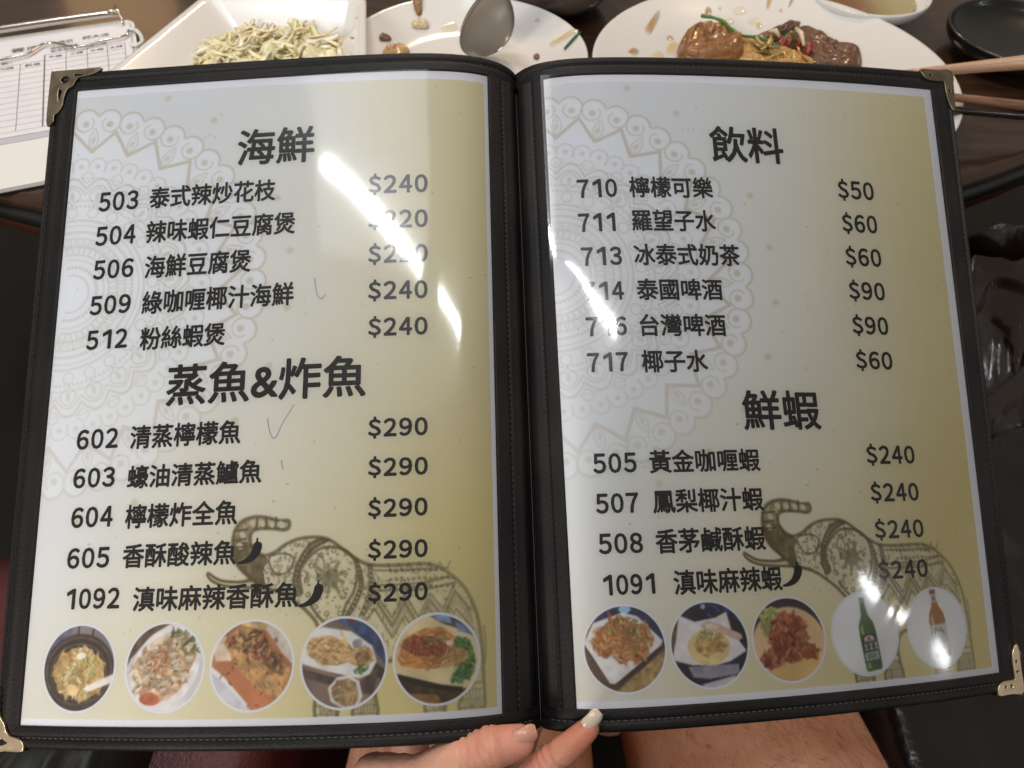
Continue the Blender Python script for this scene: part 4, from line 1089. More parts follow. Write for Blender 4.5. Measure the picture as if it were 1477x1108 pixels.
def form_text(s, a0, a1, bc, h, bold=0.012):
    co, F = text_mesh(s, 0.0); lo, hi = co.min(0), co.max(0)
    V = [fp(a0 + (x - lo[0]) / (hi[0] - lo[0]) * (a1 - a0), bc + h / 2 - (y - lo[1]) / (hi[1] - lo[1]) * h, ZF + 0.0001) for x, y, z in co]
    mesh_obj("form_text", V, F, M["ink"], form, smooth=False)
form_text("雲南", -0.0085, 0.0155, -0.0255, 0.0078, 0.03)
form_text("小吃坊", 0.024, 0.043, -0.0285, 0.0066, 0.02)
form_text("師大店", 0.0515, 0.074, -0.0300, 0.0066, 0.02)
form_text("請勾選辣度", 0.024, 0.047, -0.0190, 0.0042)
form_text("若未勾選，視為小辣", 0.024, 0.0715, -0.0133, 0.0045)
form_text("桌數：", -0.022, -0.007, -0.0035, 0.0042)
for s, a in (("代碼", -0.0115), ("數量", 0.0100)): form_text(s, a - 0.0062, a + 0.0062, 0.0062, 0.0044, 0.02)
for s, a in (("不辣", 0.0282), ("小辣", 0.0457), ("中辣", 0.0630), ("大辣", 0.0790)): form_text(s, a - 0.0056, a + 0.0056, -0.0030, 0.0044, 0.02)

# ------------------------------------------------------------------ angular dish with shredded cabbage
RZ = TZ + 0.035
rim = [np.array(p) for p in ((-0.339, 0.475, RZ), (-0.112, 0.468, RZ), (-0.1425, 0.672, RZ), (-0.2895, 0.668, RZ))]
bot = [np.array(p) for p in ((-0.272, 0.49, TZ + 0.007), (-0.135, 0.485, TZ + 0.007), (-0.157, 0.636, TZ + 0.007), (-0.258, 0.634, TZ + 0.007))]
def quad_ring(c, z, inset=0.0, r=0.010, n=5):
    cen = sum(c) / 4; out = []
    for i in range(4):
        p, a, b = c[i], c[i - 1], c[(i + 1) % 4]
        p = p + (cen - p) / np.linalg.norm(cen - p) * inset * 1.35
        da = (a - p) / np.linalg.norm(a - p); db = (b - p) / np.linalg.norm(b - p)
        p0, p1 = p + da * r, p + db * r
        for q in np.linspace(0, 1, n): out.append(p0 * (1 - q) ** 2 + 2 * p * q * (1 - q) + p1 * q * q)
    out = np.array(out); out[:, 2] = z; return out
rings = [quad_ring(bot, TZ + 0.0005, 0.03), quad_ring(bot, TZ + 0.0005, 0.004), quad_ring(rim, RZ - 0.007, 0.004), quad_ring(rim, RZ - 0.001, 0.0), quad_ring(rim, RZ, 0.001), quad_ring(rim, RZ, 0.0055), quad_ring(rim, RZ - 0.0015, 0.008),
         quad_ring(bot, TZ + 0.012, -0.004), quad_ring(bot, TZ + 0.008, 0.001), quad_ring(bot, TZ + 0.0065, 0.008), quad_ring(bot, TZ + 0.006, 0.06)]
dish = grid_mesh("angular_dish", np.array(rings), M["ceramic"], None, closed_v=True)
tag(dish, "white angular dish with sloping sides holding the shredded cabbage", "dish")
# shreds
FOOD = attr_mat("cooked_food", 0.42, 0.4, 0.0, coat=0.15)
CABB = attr_mat("raw_cabbage", 0.42, 0.35, 0.0, coat=0.1, bump=0.4, bscale=260)
GLOSSY = attr_mat("sauced_food", 0.28, 0.5, coat=0.6, bump=0.9, bscale=260, bdist=0.0025)
def colored(name, parts, cols, m, parent=None, smooth=True):
    """join (verts, faces) parts, one colour per part"""
    V, F = join_parts(parts)
    o = mesh_obj(name, V, F, m, parent, smooth)
    c = np.ones((len(o.data.vertices), 4), dtype=np.float32); k = 0
    for (v, f), col in zip(parts, cols):
        c[k:k + len(v), :3] = col; k += len(v)
    a = o.data.color_attributes.new("Col", "FLOAT_COLOR", "POINT"); a.data.foreach_set("color", c.reshape(-1))
    return o
def ribbon(p, direction, normal, length, width, curl, twist, r_, n=7, thick=0.0006):
    p = np.array(p); d = np.array(direction); nn = np.array(normal); s = np.cross(d, nn)
    V = []
    for i in range(n):
        t_ = i / (n - 1) - .5
        an = curl * t_ * 2
        q = p + d * (math.sin(an) / curl * length / 2 if abs(curl) > .05 else t_ * length) + nn * ((1 - math.cos(an)) / (curl if abs(curl) > .05 else 1) * -length / 2)
        w_ = width * (0.55 + 0.45 * math.sin(math.pi * (i + .6) / (n + .2)))
        sd = s * math.cos(twist * t_) + nn * math.sin(twist * t_)
        nd = np.cross(sd, d) * thick
        V += [q - sd * w_ / 2, q + nd, q + sd * w_ / 2, q - nd]
    F = []
    for i in range(n - 1):
        for k in range(4): F.append((i * 4 + k, i * 4 + (k + 1) % 4, i * 4 + 4 + (k + 1) % 4, i * 4 + 4 + k))
    F += [(3, 2, 1, 0), tuple(range(4 * n - 4, 4 * n))]
    return V, F
def heap(name, centre, rx, ry, hz, n, cols, lens, wids, m, seed, rot=0.0, flat=0.5, curl=1.6, lay=False):
    r_ = np.random.default_rng(seed); parts, cc = [], []
    for _ in range(n):
        a, q = r_.uniform(0, 2 * math.pi), math.sqrt(r_.uniform(0, 1))
        x, y = rx * q * math.cos(a), ry * q * math.sin(a)
        bumpy = 0.75 + 0.35 * math.sin(x * 140 + seed) * math.cos(y * 120)
        z = hz * max(1 - q * q, 0) ** .6 * bumpy * r_.uniform(.45, 1.0)
        xr, yr = x * math.cos(rot) - y * math.sin(rot), x * math.sin(rot) + y * math.cos(rot)
        d = r_.normal(0, 1, 3); d[2] *= flat; d /= np.linalg.norm(d)
        nn = np.cross(d, r_.normal(0, 1, 3)); nn /= np.linalg.norm(nn)
        if lay:
            nn = np.array([r_.normal(0, .45), r_.normal(0, .45), 1.0]); nn -= d * (nn @ d); nn /= np.linalg.norm(nn)
        if nn[2] < 0: nn = -nn
        parts.append(ribbon((centre[0] + xr, centre[1] + yr, centre[2] + z), d, nn, r_.uniform(*lens), r_.uniform(*wids), r_.uniform(-curl, curl), r_.uniform(-1.4, 1.4), r_))
        cc.append(np.array(cols[r_.integers(len(cols))]) * r_.uniform(.92, 1.04))
    return colored(name, parts, cc, m)
h = heap("shredded_cabbage", (-0.2130, 0.576, TZ + 0.005), 0.076, 0.076, 0.034, 2300, [(.88, .80, .50), (.90, .82, .56), (.86, .81, .50), (.91, .85, .64), (.88, .78, .50), (.82, .81, .45), (.86, .72, .46), (.92, .87, .70)], (0.011, 0.032), (0.0028, 0.0085), CABB, 5, 0.1, 0.06, 0.9, True)
# the packed inside of the heap, same object
U, V = np.meshgrid(np.linspace(-1, 1, 70), np.linspace(-1, 1, 70)); q = np.hypot(U, V)
Z = 0.019 * np.clip(1 - q * q, 0, 1) ** .6 * (.6 + .8 * vnoise(70, 14, 71)) + .006 * vnoise(70, 34, 72)
P = np.stack([-0.2130 + .072 * U, 0.576 + .072 * V, TZ + .006 + Z], -1); c_ = vnoise(70, 24, 73)[..., None]
core = grid_mesh("heap_core", P, CABB, None, colors=np.array((.86, .80, .58)) * (1 - c_) + np.array((.82, .74, .46)) * c_)
bm = bmesh.new(); bm.from_mesh(h.data); bm.from_mesh(core.data); bm.to_mesh(h.data); bm.free(); bpy.data.objects.remove(core)
tag(h, "heap of pale yellow green shredded cabbage in the angular dish", "cabbage", kind="stuff")
r_ = np.random.default_rng(8)
parts, cc = [], []
for px, py in ((228, 63), (232, 61), (240, 64), (279, 23), (283, 24), (314, 17), (210, 98), (215, 97), (258, 27), (516, 26), (508, 55)):
    p = at(px, py, TZ + 0.026 if px < 500 else TZ + 0.03)
    parts.append(tube([p + Vector((-.0018, 0, 0)), p, p + Vector((.0018, .001, 0))], [0.0004, 0.0013, 0.0004], 6)); cc.append((.42, .30, .13) if px < 500 else (.35, .40, .15))
tag(colored("garlic_crumbs", parts, cc, GLOSSY), "browned garlic crumbs stuck on the sloping dish wall", "crumbs", kind="stuff")

# ------------------------------------------------------------------ round plates
def plate(name, c, R, label, rimz=0.025, well=0.62):
    z = TZ
    prof = [(0.0001, z + 0.0012), (R * .50, z + 0.0012), (R * .52, z + 0.0004), (R * .56, z + 0.0004), (R * .57, z + 0.003), (R * .72, z + 0.007), (R * .97, z + rimz - 0.004), (R - .0006, z + rimz - 0.0016), (R, z + rimz - .0004), (R - .0012, z + rimz + .0004), (R * .975, z + rimz - .0004),
            (R * .85, z + rimz * .70), (R * well * 1.12, z + rimz * .42), (R * well, z + rimz * .31), (R * well * .9, z + rimz * .285), (0.0001, z + rimz * .27)]
    V, F = lathe(prof, 128, (c[0], c[1], 0))
    o = mesh_obj(name, V, F, M["ceramic"]); tag(o, label, "plate"); return o
def plate_z(c, R, x, y, rimz, well=0.62):
    q = math.hypot(x - c[0], y - c[1]) / R
    return TZ + np.interp(q, [0, well * .9, well, well * 1.12, .85, .975], [rimz * .27, rimz * .285, rimz * .31, rimz * .42, rimz * .7, rimz])
P1, R1, Z1 = (-0.0488, 0.5969), 0.1068, 0.025
P2, R2, Z2 = (0.2134, 0.5829), 0.1525, 0.025
side_plate = plate("side_plate", P1, R1, "smaller round white plate with a spoon and food scraps on it")
dinner_plate = plate("dinner_plate", P2, R2, "large round white plate with half eaten brown meat")
def on_plate(c, R, px, py, rz):
    z = TZ + 0.015
    for _ in range(8):
        p = at(px, py, z); z = plate_z(c, R, p.x, p.y, rz)
    return at(px, py, z)
STAIN = attr_mat("sauce_stain", 0.18, 0.5, coat=0.5)
def stain(c, R, rz, pts, col, parent):
    """thin sauce film following the plate, outline given by its corners"""
    P = [on_plate(c, R, x, y, rz) for x, y in pts]
    loop = smooth_path([(p.x, p.y) for p in P], 5, True); cen = loop.mean(0)
    rings = [np.repeat(cen[None], len(loop), 0) * (1 - q) + loop * q for q in (0.0, 0.5, 0.85, 1.0)]
    hh = (0.0006, 0.0006, 0.0005, 0.0002)
    G = np.array([[(x, y, plate_z(c, R, x, y, rz) + hz) for x, y in rg] for rg, hz in zip(rings, hh)])
    base_c = np.array((.73, .70, .65)); rim_k = np.array((0.0, .10, .45, .92)); n_ = vnoise(4, 6, int(pts[0][0]), len(loop))
    k_ = np.clip(rim_k[:, None] + .5 * (n_ - .5), 0, 1)[..., None]
    return grid_mesh("sauce_stain", G, STAIN, parent, colors=np.array(col) * (1 - k_) + base_c * k_, closed_v=True)
T1, T2 = (0.46, 0.30, 0.12), (0.66, 0.55, 0.34)
for pts, col in (([(930, 40), (948, 16), (952, 22), (940, 48), (934, 50)], (.42, .25, .10)), ([(905, 74), (913, 69), (922, 74), (917, 80), (908, 79)], (.40, .23, .08)), ([(1016, 16), (1021, 10), (1027, 15), (1024, 24), (1018, 23)], (.38, .22, .09)), ([(960, 55), (966, 51), (972, 56), (966, 59)], (.50, .32, .14)),
                 ([(962, 66), (972, 60), (980, 68), (972, 80), (960, 78)], (.66, .52, .26)), ([(938, 80), (950, 74), (958, 82), (946, 88)], (.68, .58, .34)), ([(1056, 14), (1070, 10), (1076, 18), (1062, 22)], (.71, .65, .50)), ([(1078, 30), (1092, 26), (1096, 32), (1084, 36)], (.70, .62, .42)), ([(1044, 30), (1054, 26), (1058, 33), (1048, 36)], (.70, .63, .46)), ([(1018, 36), (1022, 33), (1026, 37)], (.62, .45, .2)), ([(1122, 16), (1127, 14), (1128, 19)], (.6, .42, .2)), ([(1088, 36), (1095, 33), (1100, 38), (1094, 42)], (.58, .46, .22)), ([(1105, 2), (1112, 4), (1108, 14), (1104, 12)], (.52, .36, .14)), ([(1138, 6), (1142, 8), (1136, 15)], (.42, .26, .1)), ([(1035, 12), (1040, 11), (1040, 16)], (.55, .42, .2))):
    stain(P2, R2, Z2, pts, col, dinner_plate)
for pts, col in (([(637, 35), (655, 30), (660, 42), (640, 46)], (.66, .58, .40)), ([(792, 63), (806, 55), (828, 42), (833, 46), (808, 62), (797, 68)], (.62, .46, .20)), ([(604, 4), (612, 0), (616, 5), (609, 9)], (.60, .48, .14)), ([(770, 34), (776, 31), (779, 34)], (.62, .50, .3))):
    stain(P1, R1, Z1, pts, col, side_plate)
def lump(name, pts, thick, col, var, label, cat, seed, c, R, rz, group=None, m=None, lift=0.0, prof=0):
    """a solid piece of food: outline in plan, rounded and roughened"""
    r_ = np.random.default_rng(seed)
    P = [on_plate(c, R, x, y, rz) for x, y in pts]; loop = smooth_path([(p.x, p.y) for p in P], 9, True); cen = loop.mean(0)
    lv = [(0.0, 1.0), (.35, .98), (.65, .9), (.88, .68), (1.0, .38), (1.02, .15), (.94, .0)]
    if prof: lv = [(0.0, .92), (.35, 1.0), (.66, .98), (.88, .90), (.985, .62), (1.02, .25), (.97, .0)]
    tt_ = np.linspace(0, 6, 34); lev = list(zip(np.interp(tt_, range(7), [a for a, b in lv]), np.interp(tt_, range(7), [b for a, b in lv])))
    G, C = [], []
    nn = vnoise(len(lev), 5, seed, len(loop)); n2 = vnoise(len(lev), 11, seed + 1, len(loop))
    sm_ = np.minimum(np.arange(len(loop)), np.arange(len(loop))[::-1]) / 6.0; sm_ = np.clip(sm_, 0, 1)[None]; nn = nn * sm_ + .5 * (1 - sm_); n2 = n2 * sm_ + .5 * (1 - sm_); n3 = vnoise(len(lev), 26, seed + 2, len(loop))
    for i, (q, hz) in enumerate(lev):
        row, crow = [], []
        for k in range(len(loop)):
            x, y = cen * (1 - q) + loop[k] * q
            j = 0 if i == 0 else k
            z = plate_z(c, R, x, y, rz) + 0.0006 + lift + thick * hz * (0.60 + .5 * nn[i, j] + .30 * n2[i, j] + .16 * (n3[i, j] - .5))
            if i: x, y = x + (n2[i, k] - .5) * thick * .22, y + (nn[i, k] - .5) * thick * .22
            row.append((x, y, z)); kk = min(max(n2[i, j] * .8 + n3[i, j] * .9 - .35, 0), 1.15); crow.append(np.array(col) * (1 - kk) + np.array(var) * kk)
        G.append(row); C.append(crow)
    o = grid_mesh(name, np.array(G), m or GLOSSY, None, colors=np.array(C), closed_v=True)
    return tag(o, label, cat, group)
# scraps on the side plate
g = "food scraps on the side plate"
lump("food_scrap", [(597, 20), (602, 15), (609, 18), (609, 24), (602, 26)], .004, (.20, .08, .02), (.32, .15, .05), "small round brown scrap near the far rim of the side plate", "food scrap", 1, P1, R1, Z1, g)
lump("food_scrap", [(595, 34), (604, 30), (616, 34), (617, 41), (597, 41)], .003, (.52, .40, .20), (.60, .50, .32), "pale beige scrap on the side plate below the round brown one", "food scrap", 2, P1, R1, Z1, g)
lump("food_scrap", [(547, 56), (552, 52), (564, 56), (562, 60), (550, 60)], .003, (.16, .07, .03), (.28, .12, .06), "dark brown curled scrap at the left of the side plate", "food scrap", 3, P1, R1, Z1, g)
lump("food_scrap", [(556, 72), (563, 67), (572, 70), (582, 67), (590, 78), (555, 82)], .004, (.42, .24, .09), (.52, .33, .15), "light brown jagged scrap just above the menu edge on the side plate", "food scrap", 4, P1, R1, Z1, g)
lump("food_scrap", [(769, 84), (773, 82), (778, 84), (774, 87)], .003, (.20, .08, .02), (.30, .14, .05), "tiny brown dot of food right of the spoon", "food scrap", 5, P1, R1, Z1, g)
q = [on_plate(P1, R1, x, y, Z1) + Vector((0, 0, .0016)) for x, y in ((814, 73), (822, 64), (830, 55), (837, 49))]
V, F = tube(q, [.0010, .0013, .0013, .0008], 6); tag(mesh_obj("green_sliver", V, F, mat("green_leaf", (.05, .13, .03), .4)), "thin dark green sliver on the right rim of the side plate", "food scrap")
# spoon: back of the bowl facing up, handle over the far rim
sp = thing("spoon", "large steel serving spoon face down on the side plate", "spoon", (-0.035, 0.60, TZ + 0.01))
tipp = on_plate(P1, R1, 698, 84, Z1); axis = (at(716, -30, TZ + 0.085) - tipp); axis.normalize()
side = axis.cross(Vector((0, 0, 1))).normalized(); upv = side.cross(axis).normalized()
Ls, Ws = 0.074, 0.0255
G = []
for i in range(25):
    t_ = i / 24
    wd = Ws * (math.sin(math.pi * min(max(t_, 0.0005) ** .72, .9995)) ** .62) * (1 - .12 * t_) + 0.003 * t_
    dz = 0.0085 * math.sin(math.pi * min(t_ * .96 + .02, 1)) ** .8
    row = []
    for k in range(21):
        a = math.pi * (k / 20 - .5)
        row.append(tipp + axis * (Ls * t_) + side * (wd * math.sin(a)) + upv * (dz * math.cos(a) + .002))
    for k in range(20, -1, -1):
        a = math.pi * (k / 20 - .5)
        row.append(tipp + axis * (Ls * t_) + side * (wd * .97 * math.sin(a)) + upv * (dz * math.cos(a) + .0008))
    G.append(row)
grid_mesh("spoon_bowl", np.array([[tuple(p) for p in r] for r in G]), M["steel"], sp, closed_v=True)
hp = [tipp + axis * (Ls * .97) + upv * .003, tipp + axis * (Ls + .02) + upv * .006, tipp + axis * (Ls + .06) + upv * .010, tipp + axis * (Ls + .12) + upv * .012]
hv = [[tuple(p + side * (w_ * math.cos(a)) + upv * (.0016 * math.sin(a))) for a in np.linspace(0, 2 * math.pi, 13)[:-1]] for p, w_ in zip(hp, (.0045, .0045, .006, .009))]
grid_mesh("handle", np.array(hv), M["steel"], sp, closed_v=True)

# food on the large plate
lump("saucy_mash", [(1036, 96), (1040, 76), (1062, 70), (1092, 76), (1126, 82), (1160, 92), (1168, 102), (1100, 106)], .010, (.40, .20, .05), (.58, .36, .12), "yellow brown saucy mash between the meat chunk and the dark slab", "leftovers", 10, P2, R2, Z2, prof=1)
lump("meat_chunk", [(979, 96), (978, 78), (985, 66), (997, 59), (1012, 56), (1030, 58), (1046, 62), (1058, 70), (1066, 82), (1060, 100), (1015, 104)], .0165, (.13, .045, .009), (.34, .14, .03), "glazed orange brown meat chunk at the left of the leftovers", "meat", 11, P2, R2, Z2, prof=1)
lump("meat_strip", [(1138, 66), (1148, 50), (1162, 48), (1184, 63), (1206, 73), (1234, 78), (1240, 92), (1232, 108), (1196, 106), (1160, 94)], .011, (.085, .030, .010), (.15, .060, .022), "dark brown slab of meat at the right of the leftovers", "meat", 12, P2, R2, Z2)
lump("dried_chilli", [(1084, 64), (1100, 56), (1130, 45), (1148, 37), (1152, 41), (1136, 53), (1114, 66), (1094, 69)], .009, (.14, .055, .030), (.20, .085, .045), "withered dark red dried chilli between the two pieces of meat", "chilli", 13, P2, R2, Z2)
lump("green_leaf", [(1124, 70), (1134, 58), (1142, 64), (1146, 76), (1134, 80)], .012, (.05, .13, .03), (.09, .20, .05), "small dark green leaf beside the dark meat slab", "leaf", 14, P2, R2, Z2)
q = smooth_path([tuple(on_plate(P2, R2, x, y, Z2) + Vector((0, 0, z))) for x, y, z in ((1006, 48, .016), (1020, 55, .019), (1034, 62, .020), (1047, 72, .019), (1062, 78, .017), (1088, 80, .016), (1106, 84, .014), (1122, 88, .010))], 5)
V, F = tube(q, [.0016 + .0003 * math.sin(i * .8) for i in range(len(q))], 10); tag(mesh_obj("green_stalk", V, F, mat("green_stalk_skin", (.06, .16, .025), .3, coat=.3, var=(.10, .22, .05), vscale=90)), "long green bean stalk lying across the brown meat chunk", "vegetable")
pc = on_plate(P2, R2, 1098, 92, Z2)
h = heap("vegetable_shreds", (pc.x, pc.y, pc.z + .001), .044, .022, .017, 90, [(.55, .35, .10), (.62, .42, .14), (.50, .26, .07), (.70, .56, .30), (.66, .48, .18)], (.010, .030), (.002, .006), GLOSSY, 21, -.1, .08, 0.9, True)
tag(h, "saucy yellow brown shreds between the pieces of meat", "shreds", kind="stuff")
for k, (px, py) in enumerate(((1132, 76), (1148, 78), (1120, 82), (1160, 88))):
    lump("chilli_bit", [(px - 6, py + 2), (px, py - 4), (px + 6, py), (px + 1, py + 5)], .010, (.26, .02, .01), (.36, .04, .02), ["red chilli bit left of the dark meat slab", "red chilli bit touching the dark meat slab", "red chilli bit among the yellow shreds", "red chilli bit at the menu edge below the dark slab"][k], "chilli", 30 + k, P2, R2, Z2, "red chilli bits on the large plate", lift=.006)
for k, (px, py, qx, qy) in enumerate(((1140, 66, 1152, 88), (1102, 70, 1118, 76))):
    a, b = on_plate(P2, R2, px, py, Z2), on_plate(P2, R2, qx, qy, Z2)
    V, F = tube([a + Vector((0, 0, .016)), (a + b) / 2 + Vector((0, 0, .018)), b + Vector((0, 0, .014))], [.0015, .0024, .0012], 7)
    tag(mesh_obj("onion_sliver", V, F, mat("onion", (.70, .58, .38), .3)), ["pale onion sliver leaning on the dark meat slab", "pale onion sliver among the yellow shreds"][k], "onion", "onion slivers on the large plate")

# ------------------------------------------------------------------ bowls at the back
def bowl(name, c, R, H, m, label, foot=.5, thick=.003):
    z = TZ
    prof = [(0.0001, z + .003), (R * foot * .85, z + .003), (R * foot * .9, z + .0005), (R * foot, z + .0005), (R * foot * 1.02, z + .005)]
    for a in np.linspace(.1, 1, 9): prof.append((R * (foot * 1.02 + (1 - foot * 1.02) * math.sin(a * math.pi / 2) ** .9), z + .005 + (H - .005) * (1 - math.cos(a * math.pi / 2)) ** .95))
    prof += [(R - .0006, z + H + .0012), (R - thick * .6, z + H + .0014), (R - thick, z + H)]
    for a in np.linspace(.92, 0.02, 9): prof.append(((R - thick) * math.sin(a * math.pi / 2) ** .8, z + .008 + (H - .008) * (1 - math.cos(a * math.pi / 2)) ** .95))
    prof.append((0.0001, z + .008))
    V, F = lathe(prof, 96, (c[0], c[1], 0)); return tag(mesh_obj(name, V, F, m), label, "bowl")
nb = at(1276, 24, TZ + 0.026)
sb = (nb.x, nb.y + 0.060)
bowl("soup_bowl", sb, .062, .026, M["ceramic"], "white bowl of brown soup behind the large plate", .42)
SOUPM = attr_mat("soup_liquid", 0.08, 0.5, coat=0.6, bump=0.3, bscale=70, bdist=0.004)
rr = np.linspace(0.0001, .0505, 14)[:, None]; th = np.linspace(0, 2 * math.pi, 49)[None, :-1]
X_, Y_ = rr * np.cos(th), rr * np.sin(th)
k_ = sstep(-.02, .03, X_)[..., None]
G = np.stack([sb[0] + X_, sb[1] + Y_, TZ + .0185 + .0006 * np.sin(X_ * 300) * np.cos(Y_ * 260)], -1)
tag(grid_mesh("soup", G, SOUPM, None, colors=np.array((.22, .09, .025)) * (1 - k_) + np.array((.42, .36, .18)) * k_, closed_v=True), "brown soup with a pale film in the white bowl", "soup")
bowl("shaded_bowl", (0.034, 0.748), .064, .058, mat("shaded_white_ceramic", (.17, .13, .10), .3, coat=.3), "white bowl behind the two round plates, shade put into its colour", .55)  # a white bowl whose shade is put into the grey brown colour
bd = at(1455, 52, TZ + .02)
bowl("black_dish", (bd.x + .012, bd.y), .066, .024, mat("black_glaze", (.008, .008, .007), .28, coat=.2), "shallow black glazed dish at the right end of the table", .6)
# ------------------------------------------------------------------ chopsticks
def stick(name, a, b, ra, rb, m, label):
    n = 10; P = [Vector(a).lerp(Vector(b), i / (n - 1)) for i in range(n)]
    V, F = tube(P, np.linspace(ra, rb, n), 10); return tag(mesh_obj(name, V, F, m), label, "chopstick", "chopsticks right of the menu")
WD = mat("pink_brown_wood", (.40, .23, .14), .35, var=(.50, .31, .20), vscale=60, coat=.3, stretch=(1, 14, 14))
stick("chopstick", at(1300, 107, TZ + .034), at(1540, 84, TZ + .075), .0030, .0062, WD, "thick pale wooden chopstick nearest the bowls, above the corner of the menu")
stick("chopstick", at(1340, 137, TZ + .032), at(1540, 159, TZ + .026), .0032, .0040, mat("red_brown_wood", (.24, .12, .07), .3, var=(.36, .20, .12), vscale=50, coat=.4, stretch=(1, 14, 14)), "brown wooden chopstick below the thick pale one")
stick("chopstick", at(1338, 156, TZ + .030), at(1540, 172, TZ + .016), .0030, .0036, mat("stick_shadow", (.012, .009, .008), .25, coat=.4), "dark stick standing for the shadow under the brown chopstick")  # dark stick added as the shadow beneath the brown chopstick

# ------------------------------------------------------------------ the person who holds the menu
def remesh(name, parts, voxel, m, smooth_it=6, parent=None):
    V, F = join_parts(parts)
    me = bpy.data.meshes.new("tmp"); me.from_pydata([tuple(v) for v in V], [], F)
    o = bpy.data.objects.new("tmp", me); COL.objects.link(o)
    md = o.modifiers.new("r", "REMESH"); md.mode = "VOXEL"; md.voxel_size = voxel; md.use_smooth_shade = True
    s = o.modifiers.new("s", "SMOOTH"); s.iterations = smooth_it; s.factor = 0.5
    dg = bpy.context.evaluated_depsgraph_get()
    out = bpy.data.meshes.new_from_object(o.evaluated_get(dg)); out.name = name
    bpy.data.objects.remove(o)
    out.polygons.foreach_set("use_smooth", [True] * len(out.polygons))
    out.materials.clear(); out.materials.append(m)
    return link(bpy.data.objects.new(name, out), parent)
def limb(pts, rad, seg=18, n=7):
    p = smooth_path([tuple(q) for q in pts], n)
    r = np.interp(np.linspace(0, len(rad) - 1, len(p)), range(len(rad)), rad)
    V, F = tube([Vector(q) for q in p], r, seg)
    parts = [(V, F)]
    for e, rr in ((p[0], r[0]), (p[-1], r[-1])): parts.append(ball(e, rr))
    return parts
def ball(c, r, s=(1, 1, 1)):
    V, F = [], []
    n, m_ = 10, 16
    for i in range(n + 1):
        a = math.pi * i / n
        for k in range(m_):
            b = 2 * math.pi * k / m_
            V.append(Vector(c) + Vector((r * s[0] * math.sin(a) * math.cos(b), r * s[1] * math.sin(a) * math.sin(b), r * s[2] * math.cos(a))))
    for i in range(n):
        for k in range(m_): F.append((i * m_ + k, i * m_ + (k + 1) % m_, (i + 1) * m_ + (k + 1) % m_, (i + 1) * m_ + k))
    return V, F
def skin_mat():
    m = mat("skin", (0.54, 0.255, 0.155), 0.44, var=(0.72, 0.39, 0.28), vscale=24, bump=0.5, bscale=700, sss=0.10, spec=0.4, bdist=0.0006)
    nt = m.node_tree; b = nt.nodes["Principled BSDF"]      # redder finger tips come from a colour attribute
    src = b.inputs["Base Color"].links[0].from_socket
    a = nt.nodes.new("ShaderNodeAttribute"); a.attribute_name = "Col"
    mx = nt.nodes.new("ShaderNodeMix"); mx.data_type = "RGBA"; mx.blend_type = "MULTIPLY"; mx.inputs["Factor"].default_value = 1.0
    nt.links.new(src, mx.inputs["A"]); nt.links.new(a.outputs["Color"], mx.inputs["B"]); nt.links.new(mx.outputs["Result"], b.inputs["Base Color"])
    return m
SKIN = skin_mat()
hand = []
# thumb and one finger in front of the cover
hand += limb([ray(590, 1215, .298), ray(600, 1150, .284), ray(645, 1106, .2755), ray(700, 1083, .2712), ray(750, 1068, .2722)], [.0125, .0112, .0094, .0084, .0061])
hand.append(ball(ray(706, 1080, .2705), .0087))
hand += limb([ray(720, 1230, .300), ray(740, 1152, .286), ray(788, 1104, .2750), ray(822, 1076, .2715), ray(849, 1051, .2718)], [.0092, .0076, .0063, .0055, .0043])
# ball of the thumb, the palm below the edge and three fingers behind the cover
hand += limb([ray(540, 1122, .286), ray(575, 1145, .284), ray(640, 1235, .300)], [.0098, .0130, .0190])
hand += [ball(ray(580, 1122, .283), .0092), ball(ray(612, 1125, .281), .0105)]
hand += limb([ray(600, 1200, .310), ray(680, 1215, .312), ray(760, 1225, .312)], [.018, .019, .017])
hand += limb([ray(600, 1290, .312), ray(670, 1300, .314), ray(730, 1300, .312)], [.022, .023, .020])
hand += limb([ray(600, 1180, .318), ray(590, 1085, .322), ray(620, 1010, .324), ray(660, 965, .322)], [.0105, .0090, .0080, .0065])
hand += limb([ray(660, 1185, .320), ray(668, 1085, .326), ray(700, 1000, .328), ray(735, 955, .326)], [.0108, .0092, .0082, .0066])
hand += limb([ray(720, 1195, .318), ray(742, 1095, .326), ray(770, 1020, .328), ray(795, 985, .326)], [.0098, .0084, .0074, .0060])
wrist = ray(640, 1420, .318); elbow = Vector((-0.20, -0.17, 0.70)); shoulder = Vector((-0.17, -0.36, 1.02))
hand += limb([ray(660, 1300, .314), wrist, wrist.lerp(elbow, .5), elbow], [.024, .024, .034, .040])
body = remesh("person", hand, 0.0010, SKIN, 6)
# skin folds over the thumb joint and the finger joints
co = np.zeros(len(body.data.vertices) * 3, dtype=np.float32); body.data.vertices.foreach_get("co", co); co = co.reshape(-1, 3).astype(float)
nv = np.zeros(len(co) * 3, dtype=np.float32); body.data.vertices.foreach_get("normal", nv); nv = nv.reshape(-1, 3)
for (a, b), spots in (((ray(645, 1106, .2755), ray(750, 1068, .2722)), (.30, .37, .43, .50, .57, .63, .70)), ((ray(760, 1130, .280), ray(849, 1051, .2718)), (.40, .46, .52, .58))):
    a, b = np.array(a), np.array(b); ax = (b - a) / np.linalg.norm(b - a); ln = np.linalg.norm(b - a)
    rel = co - a; t_ = rel @ ax; off = np.linalg.norm(rel - t_[:, None] * ax, axis=1)
    near = (off < .013)
    for k, q in enumerate(spots):
        wv = 0.0006 * np.sin(off * 900 + k * 2.1) + 0.0005 * np.sin(nv[:, 0] * 6 + k)
        co -= nv * (near * 0.00055 * np.exp(-((t_ - q * ln + wv) / 0.0007) ** 2))[:, None]
